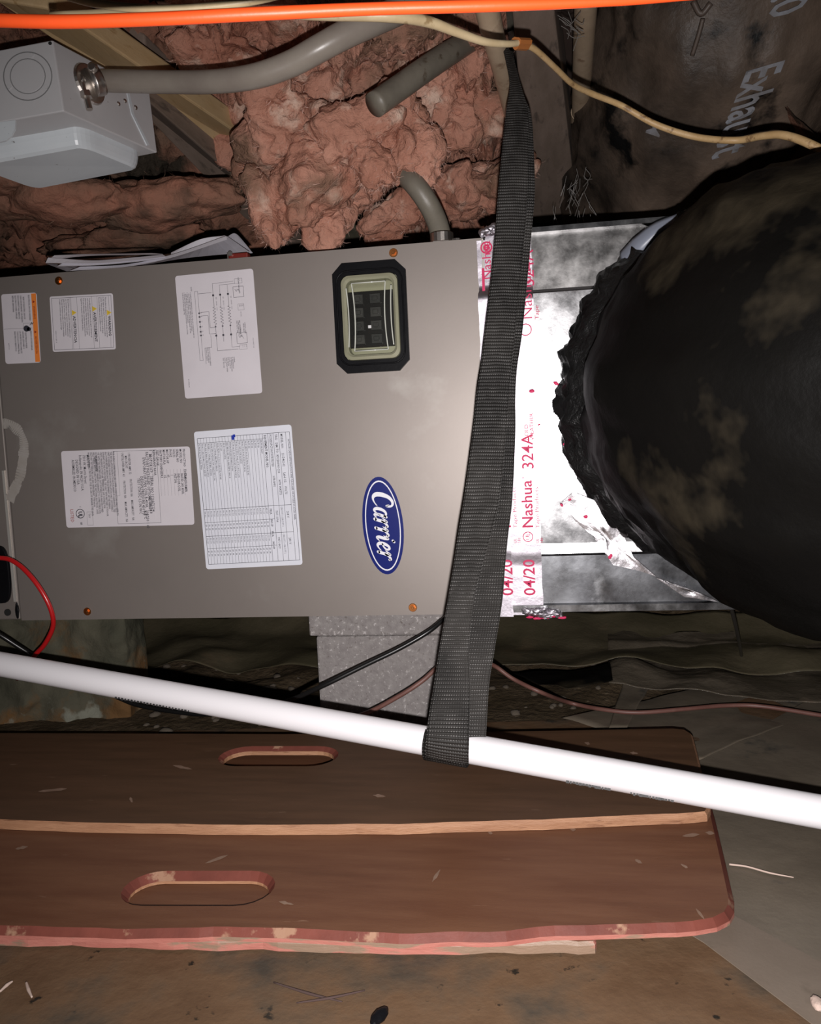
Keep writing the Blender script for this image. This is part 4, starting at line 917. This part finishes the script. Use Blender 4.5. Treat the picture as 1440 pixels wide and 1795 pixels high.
b = MB(); b.box(q+Vector((-.002, .001, 0)), q+Vector((0, .012, .011))); b.disc(frame(q+Vector((.004, -.001, .009)), (1, 0, 0), (0, 0, 1)), .0035, .002, 12); b.build('clip_screw', zinc, RC)

# ================================================================== STRAP
def strap_part(name, rows, parent, th=.0018, bowamp=0):   # rows: y, left px, right px, distance
    Lp = [Q(r[1], r[0], r[3]) for r in rows]; Rp = [Q(r[2], r[0]+(r[4] if len(r) > 4 else 0), r[3]+(r[5] if len(r) > 5 else 0)) for r in rows]
    Lp, _ = catmull(Lp, [0]*len(Lp), 8); Rp, _ = catmull(Rp, [0]*len(Rp), 8); n = len(Lp); b = MB(); nu = 10; dist = 0
    for side in (0, 1):
        dist = 0
        for i in range(n):
            if i: dist += ((Lp[i]+Rp[i])/2-(Lp[i-1]+Rp[i-1])/2).length
            e = Rp[i]-Lp[i]; j = min(i+1, n-1); k = max(i-1, 0); t = ((Lp[j]+Rp[j])-(Lp[k]+Rp[k])).normalized(); nn = e.cross(t).normalized()
            if nn.y > 0: nn = -nn
            for a in range(nu+1):
                s_ = a/nu; c = Lp[i].lerp(Rp[i], s_) + nn*(.0012*math.sin(s_*math.pi)+ (.0006*noise.noise(Vector((s_*3, dist*30, 0))))) - nn*(th*side)
                b.uv[len(b.v)] = (s_*.042, dist); b.v.append(c)
    W_ = nu+1; off = n*W_
    for i in range(n-1):
        for a in range(nu):
            b.f.append([i*W_+a, i*W_+a+1, (i+1)*W_+a+1, (i+1)*W_+a]); b.mi.append(0)
            b.f.append([off+i*W_+a, off+(i+1)*W_+a, off+(i+1)*W_+a+1, off+i*W_+a+1]); b.mi.append(0)
        for a in (0, nu): b.f.append([i*W_+a, (i+1)*W_+a, off+(i+1)*W_+a, off+i*W_+a]); b.mi.append(0)
    return b.build(name, web, parent, smooth=True)
ST = thing('strap', 'wide dark grey webbing strap hanging past the cabinet end, looped round the white pipe', 'strap', Q(785, 1330, .82))
zs_ = lambda y: 1.06-.19*(y/1300)
strap_part('front_webbing', [(20, 866, 870, 1.14), (60, 876, 882, 1.12), (110, 888, 903, 1.09), (150, 894, 914, 1.06), (200, 887, 927, 1.04), (260, 881, 926, 1.02), (335, 874, 925, 1.0), (400, 869, 921, .99), (491, 861, 912, .975), (584, 850, 903, .96), (645, 843, 897, .95), (690, 836, 893, .945), (760, 829, 888, .935), (872, 814, 876, .92), (933, 804, 862, .91), (994, 795, 845, .90), (1055, 785, 830, .893), (1136, 771, 823, .885), (1200, 761, 825, .878), (1255, 752, 824, .870), (1290, 748, 823, .862, 4), (1312, 747, 822, .866, 12), (1326, 748, 822, .874, 13)], ST)
strap_part('rear_webbing', [(90, 884, 900, 1.13), (150, 905, 912, 1.09), (200, 895, 931, 1.07), (260, 889, 936, 1.05), (335, 882, 938, 1.03), (400, 872, 933, 1.02), (491, 864, 925, 1.005), (584, 856, 916, .99), (645, 850, 907, .98), (700, 848, 904, .97), (760, 845, 904, .965), (872, 836, 899, .955), (933, 828, 892, .95), (994, 820, 886, .945), (1055, 810, 881, .94), (1136, 798, 868, .935), (1200, 790, 858, .932), (1264, 785, 854, .93), (1300, 784, 852, .928)], ST)
# turn of webbing under the pipe
pax0, pax1 = Q(0, 1164, 1.146), Q(1440, 1423, .822)
def pipe_at(px):
    lo, hi = 0, 1
    for _ in range(40):
        mdl = (lo+hi)/2; p = pax0.lerp(pax1, mdl)-CAM; x = 720+F*p.dot(RT)/p.dot(FWD)
        if x < px: lo = mdl
        else: hi = mdl
    return pax0.lerp(pax1, lo)
PR = .0167; ax = (pax1-pax0).normalized(); b = MB()
c0, c1 = pipe_at(750), pipe_at(823); vf = (c0-CAM).normalized(); a1 = (-vf-ax*(-vf).dot(ax)).normalized(); a2 = ax.cross(a1); a2 = a2 if a2.z > 0 else -a2
for k in range(25):
    th = math.radians(35-k*10.5)
    for s_ in (0, .25, .5, .75, 1):
        for rr_ in (PR+.0045,):
            b.uv[len(b.v)] = (s_*.042, k*.0035); b.v.append(c0.lerp(c1, s_)+(a1*math.cos(th)+a2*math.sin(th))*(PR+.0040))
for k in range(24):
    for a in range(4): b.f.append([k*5+a, k*5+a+1, (k+1)*5+a+1, (k+1)*5+a]); b.mi.append(0)
lo_ = b.build('pipe_loop', web, ST, smooth=True); so = lo_.modifiers.new('solid', 'SOLIDIFY'); so.thickness = .0018; so.offset = 0

# ================================================================== WHITE PIPE
PV = thing('drain_pipe', 'long bright white plastic pipe slanting down across the view above the boards', 'pipe', pax1)
b = MB(); N_ = 60; e0 = pax0-(pax1-pax0)*.45; e1 = pax1+(pax1-pax0)*.6
b.tube([e0.lerp(e1, i/N_) for i in range(N_+1)], PR, 40, 1, smooth_path=False); b.build('pipe_wall', pvc, PV, smooth=True)
b = MB()
for (x, n) in ((215, 24), (1000, 14), (1110, 14)):     # printed line of characters along the underside
    for k in range(n):
        c = pipe_at(x+k*5.5); d = (a1*math.cos(math.radians(-62))+a2*math.sin(math.radians(-62)))
        p = c+d*(PR+.0002)+Vector((0, 0, .0)); w = ax*random.uniform(.0008, .0018); h = a2*random.uniform(.0015, .0028)
        b.add([p-w-h, p+w-h, p+w+h, p-w+h], [(0, 1, 2, 3)])
b.build('printed_line', ptape, PV)['kind'] = 'stuff'

# ================================================================== BOARDS
def boards():
    zs0 = FL+.003; tt = .0105
    def slot(cx, cy2, hw, hh, Z, n=12):     # px centre and half sizes of a slot on level Z -> world loop
        A = PZ(cx-hw, cy2, Z); B_ = PZ(cx+hw, cy2, Z); T_ = PZ(cx, cy2-hh, Z); Bt = PZ(cx, cy2+hh, Z)
        c = (A+B_)/2; hx = (B_-A).length/2; hy = (T_-Bt).length/2; ux = (B_-A).normalized(); uy = Vector((-ux.y, ux.x, 0))
        return c, hx, hy, ux, uy
    def slot_loop(s5, Z, grow=0, n=10):
        c, hx, hy, ux, uy = s5; hx += grow; hy += grow; out = []
        for sgn, a0 in ((1, -90), (-1, 90)):
            for k in range(n+1):
                a = math.radians(a0+180*k/n); out.append(Vector((*(c+ux*(sgn*(hx-hy)+hy*math.cos(a))+uy*hy*math.sin(a)).xy, Z)))
        return out
    def inset(loop, d):
        n = len(loop); out = []
        area = sum(loop[i].x*loop[(i+1) % n].y-loop[(i+1) % n].x*loop[i].y for i in range(n)); sg = 1 if area > 0 else -1
        for i in range(n):
            e1_ = (loop[i]-loop[i-1]).normalized(); e2_ = (loop[(i+1) % n]-loop[i]).normalized()
            n1 = Vector((-e1_.y, e1_.x, 0))*sg; n2_ = Vector((-e2_.y, e2_.x, 0))*sg; nn = (n1+n2_); nn = nn.normalized() if nn.length > .01 else n1
            out.append(loop[i]+nn*d)
        return out
    def board(name, label, pxs, Ztop, s5, mface, mbev, medge, bev=.006, name2='board_face'):
        out = [PZ(x, y, Ztop) for x, y in pxs]
        # resample for rounded corners
        base = sum(out, Vector())/len(out); t = thing(name, label, 'board', Vector((base.x, base.y, Ztop-tt)))
        zt_, zm, zbm = Ztop, Ztop-bev, Ztop-tt
        outer_top = inset(out, 0); outer_mid = inset(out, -bev*.8)
        bm = bmesh.new()
        if s5:
            h0 = slot_loop(s5, zt_, .0); fillring(outer_top, h0, bm)
        else:
            vv = [bm.verts.new(p) for p in outer_top]; bmesh.ops.triangle_fill(bm, use_beauty=True, edges=[bm.edges.new((vv[i], vv[(i+1) % len(vv)])) for i in range(len(vv))])
        bm.verts.index_update(); b = MB(); b.add([v.co.copy() for v in bm.verts], [tuple(v.index for v in f.verts) for f in bm.faces])
        lo = [Vector((v.co.x, v.co.y, zbm)) for v in bm.verts]; b.add(lo, [tuple(reversed([v.index for v in f.verts])) for f in bm.faces]); bm.free()
        b.build(name2, mface, t)
        b = MB(); mid = [Vector((p.x, p.y, zm)) for p in outer_mid]; ring(b, [Vector((p.x, p.y, zt_)) for p in outer_top], mid); b.build('edge_bevel', mbev, t)
        b = MB(); ring(b, mid, [Vector((p.x, p.y, zbm)) for p in outer_mid]); ring(b, [Vector((p.x, p.y, zbm)) for p in outer_mid], [Vector((p.x, p.y, zbm)) for p in outer_top]); b.build('raw_edge', medge, t)
        if s5:
            b = MB(); h1 = slot_loop(s5, zm-.001, -.0065); ring(b, h0, h1); hs = b.build('handle_slot', edge_red, t)
            b = MB(); h2 = slot_loop(s5, zbm, -.0065); ring(b, h1, h2); b.build('slot_wall', edge_wood, hs)
        return t
    def dens(pts, wob, seed=0):
        out = []
        for i in range(len(pts)-1):
            n = max(1, int(abs(pts[i+1][0]-pts[i][0])/25))
            for k in range(n):
                t = k/n; x = pts[i][0]*(1-t)+pts[i+1][0]*t; y = pts[i][1]*(1-t)+pts[i+1][1]*t; out.append((x, y+wob*noise.noise(Vector((x*.012, seed, 0)))+wob*.3*noise.noise(Vector((x*.05, seed, 4)))))
        out.append(pts[-1]); return out
    Z1, Z2, Z3 = zs0+tt, zs0+2*tt+.0005, zs0+3*tt+.001
    # lowest board: only its ragged pink front edge and what the handle slots show
    fr1 = dens([(-520, 1632), (0, 1636), (330, 1642), (700, 1650), (1040, 1649)], 6, 3)
    board('plywood_board', 'lowest plywood board, its ragged pink edge showing along the front', fr1+[(1041, 1646), (1030, 1560), (1190, 1395), (1170, 1308), (500, 1312), (-520, 1312)], Z1, None, ply, edge_pink, edge_pink, .003)
    fr2 = dens([(-520, 1612), (0, 1622), (250, 1628), (450, 1624), (700, 1636), (830, 1634), (1000, 1622), (1150, 1618), (1215, 1614)], 3, 9)
    board('plywood_board', 'reddish brown plywood board nearest the viewer, with a long handle slot', fr2+[(1250, 1608), (1270, 1598), (1277, 1585), (1277, 1570), (1262, 1500), (1246, 1430), (1232, 1370), (-520, 1385)], Z2,
          slot(349, 1556, 132, 29, Z2), ply, edge_red, edge_pink, .0065)
    fr3 = dens([(-520, 1432), (0, 1436), (200, 1443), (450, 1446), (700, 1444), (950, 1436), (1215, 1424)], 2, 21)
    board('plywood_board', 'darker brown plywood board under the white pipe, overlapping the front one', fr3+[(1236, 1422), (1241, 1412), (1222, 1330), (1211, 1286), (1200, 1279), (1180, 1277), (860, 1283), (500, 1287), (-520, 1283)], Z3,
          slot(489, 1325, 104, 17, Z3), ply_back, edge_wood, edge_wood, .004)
    return Z2, Z3
Z2, Z3 = boards()

# pale scuffs on the board faces
scuff_m = mat('pale_scuff', (.26, .17, .12), (.20, .12, .08), 60, .7)
random.seed(3)
for (x, y, ln, ang, Z) in ((380, 1506, 42, -.35, Z2), (92, 1385, 50, -.1, Z3), (320, 1345, 34, .2, Z3), (230, 1402, 10, 1.2, Z3), (665, 1395, 22, .1, Z3), (1120, 1510, 14, .5, Z2), (1200, 1518, 14, .5, Z2), (1228, 1602, 24, .9, Z2), (1212, 1464, 30, -.1, Z2), (1245, 1460, 16, .1, Z2),
                       (765, 1535, 26, -1.0, Z2), (38, 1486, 22, -.2, Z2), (502, 1583, 26, .2, Z2), (1005, 1454, 10, .1, Z2), (1112, 1320, 14, .1, Z3), (1030, 1303, 10, .3, Z3), (860, 1460, 8, .3, Z2)):
    dx, dy = math.cos(ang), math.sin(ang); up1, lo1 = [], []
    for k in range(6):
        t = k/5-.5; w = (1-abs(2*t)**2)*random.uniform(1.2, 3.2)+.3; up1.append(PZ(x+dx*ln*t-dy*w, y+dy*ln*t+dx*w, Z+.0004)); lo1.append(PZ(x+dx*ln*t+dy*w, y+dy*ln*t-dx*w, Z+.0004))
    b = MB(); b.add(up1+lo1, [(k, k+1, k+7, k+6) for k in range(5)])
    par = [o for o in bpy.data.objects if o.type == 'EMPTY' and o.name.startswith('plywood_board')]
    b.build('scuff_mark', scuff_m, sorted(par, key=lambda o: o.name)[1 if Z == Z2 else 2])

# ================================================================== SUPPORTS
# concrete block under the cabinet, on end
BLK = thing('concrete_block', 'grey concrete block standing under the cabinet behind the strap', 'block', Vector((P(660, 1290, .02).x, .12, FL)))
xa, xb = P(552, 1200, .02).x, P(775, 1200, .02).x+.02
b = MB(); b.box((xa+.006, .02, FL-.01), (xb, .21, ZB-.036)); bl = b.build('block_face', cinder, BLK, bevel=.004)
b = MB(); b.box((xa-.002, .012, ZB-.034), (xb+.004, .215, ZB-.0005)); b.build('block_lip', cinder, BLK, bevel=.003)
# rough cement pier at left
b = MB()
px0_, px1_ = P(-200, 1150, .1).x, P(222, 1150, .10).x
def pier(u, v):
    x = px0_+(px1_-px0_)*min(1, u/.8); y = .10 if u <= .8 else .10+(u-.8)*.35; z = FL-.02+(ZB-.002-FL+.02)*v
    k = noise.fractal(Vector((x*9, y*9, z*9)), .8, 2, 4)
    return Vector((x+.014*k, y-.02*k-.05*max(0, .45-v)*(1 if u < .62 else 0), z))
b.grid(pier, 80, 40); tag(b.build('cement_pier', stucco, smooth=True), 'rough rust-stained cement pier below the left end of the cabinet', 'pier')

# ================================================================== LOWER WIRES
cable('wire', [P(-60, 985, -.03), P(0, 978, -.035), P(30, 988, -.04), P(58, 1015, -.045), P(80, 1048, -.045), P(92, 1078, -.04), P(92, 1102, -.03), P(78, 1130, -.02), P(60, 1150, -.01), P(30, 1190, .01)], .0037, redwire, 'glossy red wire looping out of the black grommet at the lower left', 'wire', 12)
cable('wire', [P(-50, 1085, -.02), P(0, 1113, -.01), P(30, 1132, .0), P(55, 1148, .01), P(100, 1180, .03)], .0042, blackwire, 'black wire passing under the red wire at the lower left', 'wire', 12)
cable('cable', [P(830, 1045, .0), P(780, 1084, -.025), P(750, 1108, -.04), P(700, 1137, -.05), P(640, 1166, -.06), P(560, 1205, -.07), P(500, 1230, -.05), P(430, 1245, -.02), P(350, 1252, .0), P(250, 1238, .02), P(205, 1222, .03)],
      .0036, blackwire, 'black cable sloping across the concrete block and sagging behind the white pipe', 'cable', 12)
gpt = [PG(x, y, .020) for x, y in ((1000, 1232), (1060, 1244), (1120, 1249), (1200, 1243), (1270, 1237), (1335, 1238), (1440, 1254), (1560, 1275), (1800, 1300), (2100, 1290))]
cable('cable', [P(560, 1275, -.03), P(640, 1251, -.05), P(700, 1220, -.055), P(740, 1194, -.05), P(775, 1165, -.03), P(820, 1150, .02), P(865, 1166, .08), P(900, 1190, .08), P(950, 1214, .06)]+gpt, .0034, brownwire,
      'thin brown cable running from the concrete block out over the plastic sheet at right', 'cable', 10)
b = MB()
SK = [PG(1302, 1160, 0)]
t0 = P(1276, 1040, -.05)
b.tube([t0, t0.lerp(SK[0], .5)+Vector((.002, 0, 0)), SK[0]+Vector((0, 0, .003))], .0030, 8, 4)
q = SK[0]+Vector((0, 0, .004)); b.tube([q, PG(1370, 1162, .003)], .0015, 6, 1, smooth_path=False); b.tube([q, PG(1358, 1146, .003)], .0012, 6, 1, smooth_path=False)
tag(b.build('support_wire', mat('dark_wire', (.09, .085, .08), None, rough=.35, metal=.6), smooth=True), 'stiff dark wire standing between the big black duct and the ground', 'wire')

# ================================================================== PLASTIC SHEETS ON THE GROUND
def gsheet(name, quad, off, m, label, n=(50, 40), amp=.002, fr_n=8, seed=0, fold=None):
    c = [PG(*q_, off) for q_ in quad]; b = MB()
    def fn(u, v):
        p = c[0].lerp(c[1], u).lerp(c[3].lerp(c[2], u), v)
        z = gh(p.x, p.y)+off+amp*(noise.fractal(Vector((p.x*fr_n+seed, p.y*fr_n, seed)), .7, 2, 3)+.6)
        if fold: z += fold(u, v)
        return Vector((p.x, p.y, z))
    b.grid(fn, *n); o = b.build(name, m, smooth=True); s2 = o.modifiers.new('solid', 'SOLIDIFY'); s2.thickness = .0006; s2.offset = 1
    return tag(o, label, 'plastic sheet')
def level_sheet(name, pts, h, m, label):
    b = MB(); pl = [PZ(x, y, FL+h) for x, y in pts]; b.prism(pl, (0, 0, -.0008)); return tag(b.build(name, m), label, 'plastic sheet')
# the ground under the boards and in front of them is covered by a muddy sheet
level_sheet('vapour_barrier', [(-400, 2100), (1900, 2100), (1900, 1500), (1300, 1200), (1000, 1262), (-400, 1300)][::1], .0002, film_brown, 'muddy brown plastic sheet covering the ground in front of the boards')
level_sheet('vapour_barrier', [(1150, 1376), (1228, 1333), (1440, 1214), (1600, 1150), (1900, 1500), (1700, 1820), (1440, 1686), (1283, 1602), (1150, 1540)], .0012, film_grey, 'dusty grey plastic sheet to the right of the two upper boards')
level_sheet('vapour_barrier', [(1150, 1540), (1283, 1602), (1440, 1686), (1700, 1825), (1650, 1960), (1440, 1806), (1235, 1652), (1150, 1600)], .0020, film_lite, 'pale strip of plastic sheet crossing the lower right corner')
gsheet('vapour_barrier', [(985, 1262), (1225, 1335), (1600, 1180), (1620, 1108)], .003, film_grey, 'darker grey plastic sheet under the brown cable at the right', amp=.003, seed=4)
gsheet('vapour_barrier', [(1068, 1205), (1900, 1250), (1920, 1092), (1066, 1112)], .012, film_gloss, 'glossy grey-brown plastic sheet with a raised fold under the plenum', (90, 60), .005, 9, 6,
       fold=lambda u, v: .009*math.exp(-((v-.75-.1*u)/.07)**2)+.005*math.exp(-((u-.03)/.05)**2))
gsheet('vapour_barrier', [(-80, 1170), (1900, 1175), (1900, 1085), (-80, 1083)], .020, film_olive, 'olive stained plastic draped over the rise behind the cabinet supports', (140, 40), .008, 5, 12,
       fold=lambda u, v: (.008)*math.sin(v*7+2*noise.noise(Vector((u*6, 0, 0)))))
gsheet('vapour_barrier', [(1068, 1278), (1100, 1278), (1165, 1158), (1110, 1150)], .010, film_grey, 'narrow grey tongue of plastic folded under the brown cable', (12, 30), .003, 9, 8)
gsheet('vapour_barrier', [(885, 1182), (1000, 1212), (1075, 1195), (1070, 1168)], .020, black_film, 'scrap of dark glossy plastic beside the brown cable', (20, 20), .006, 14, 9)
# twig on the sheet, straws and flecks
q = [PZ(x, y, FL+.004) for x, y in ((1279, 1515), (1310, 1519), (1350, 1530), (1392, 1538))]
cable('twig', q, [.0011, .0010, .0010, .0006], twig_m, 'thin pale twig lying on the dusty grey plastic sheet', 'twig', 6)
for pts, lab in (([(0, 1738), (12, 1727), (22, 1720)], 'pale splinter on the muddy sheet at the lower left corner'), ([(46, 1722), (50, 1735), (56, 1748)], 'second pale splinter right of the one at the lower left corner')):
    cable('splinter', [PZ(x, y, FL+.0035) for x, y in pts], [.001, .0016, .0008], twig_m, lab, 'splinter', 6)
b = MB(); b.blob(PZ(666, 1782, FL+.006), (.005, .010, .004), Matrix.Rotation(-.4, 3, 'Z'), 3, .3, 60, 1); tag(b.build('rubber_scrap', rubber), 'small black scrap at the bottom edge of the view', 'scrap')
b = MB(); b.blob(PZ(1436, 1760, FL+.006), (.006, .008, .004), None, 3, .4, 60, 1); tag(b.build('wood_chip', twig_m), 'tan wood chip at the lower right edge', 'wood chip')
for (x, y, dx, dy) in ((480, 1722, 120, 34), (640, 1736, -120, 22)):
    cable('root', [PZ(x, y, FL+.001), PZ(x+dx*.5, y+dy*.5+2, FL+.0015), PZ(x+dx, y+dy, FL+.0005)], [.0006, .0012, .0006], mat('dark_root', (.06, .035, .03), None, rough=.9), 'thin dark root crossing another on the muddy sheet', 'root', 6, group='crossed roots on the muddy sheet')
# pebbles between the pier and the block, and beside the strap
random.seed(11); rs = [MB() for _ in range(5)]
protos = []
for k in range(5):
    b = MB(); b.blob((0, 0, 0), (1, .8, .6), None, 2, .35, 1.3, k*3.3); me = bpy.data.meshes.new('pebble')
    me.from_pydata([tuple(v) for v in b.v], [], b.f); me.materials.append(gravel_m); [setattr(p, 'use_smooth', True) for p in me.polygons]; protos.append(me)
def pebbles(n, x0, x1, y0, y1, label, group, rmin=.004, rmax=.012, clear=None):
    for k in range(n):
        x, y = random.uniform(x0, x1), random.uniform(y0, y1); p = PG(x, y, 0); o = bpy.data.objects.new('pebble', protos[k % 5]); C.objects.link(o)
        r = random.uniform(rmin, rmax); o.scale = (r, r, r); o.location = p+Vector((0, 0, r*.25)); o.rotation_euler = (0, 0, random.uniform(0, 6)); tag(o, label, 'stone', group)
pebbles(60, 245, 548, 1168, 1276, 'small brown pebble in the dirt between the cement pier and the concrete block', 'pebbles left of the concrete block')
pebbles(20, 862, 1060, 1160, 1262, 'small pebble in the dirt right of the strap', 'pebbles right of the strap', .003, .009)
for (x, y, r) in ((398, 1201, .020), (293, 1283, .012)):
    b = MB(); b.blob(PG(x, y, .004), (r, r*.8, r*.6), None, 3, .25, 30, x); tag(b.build('stone', gravel_m, smooth=True), 'larger rounded %s stone near the white pipe' % ('brown' if x > 350 else 'pale grey'), 'stone')

for o in bpy.data.objects:
    if '_b' in o: del o['_b']
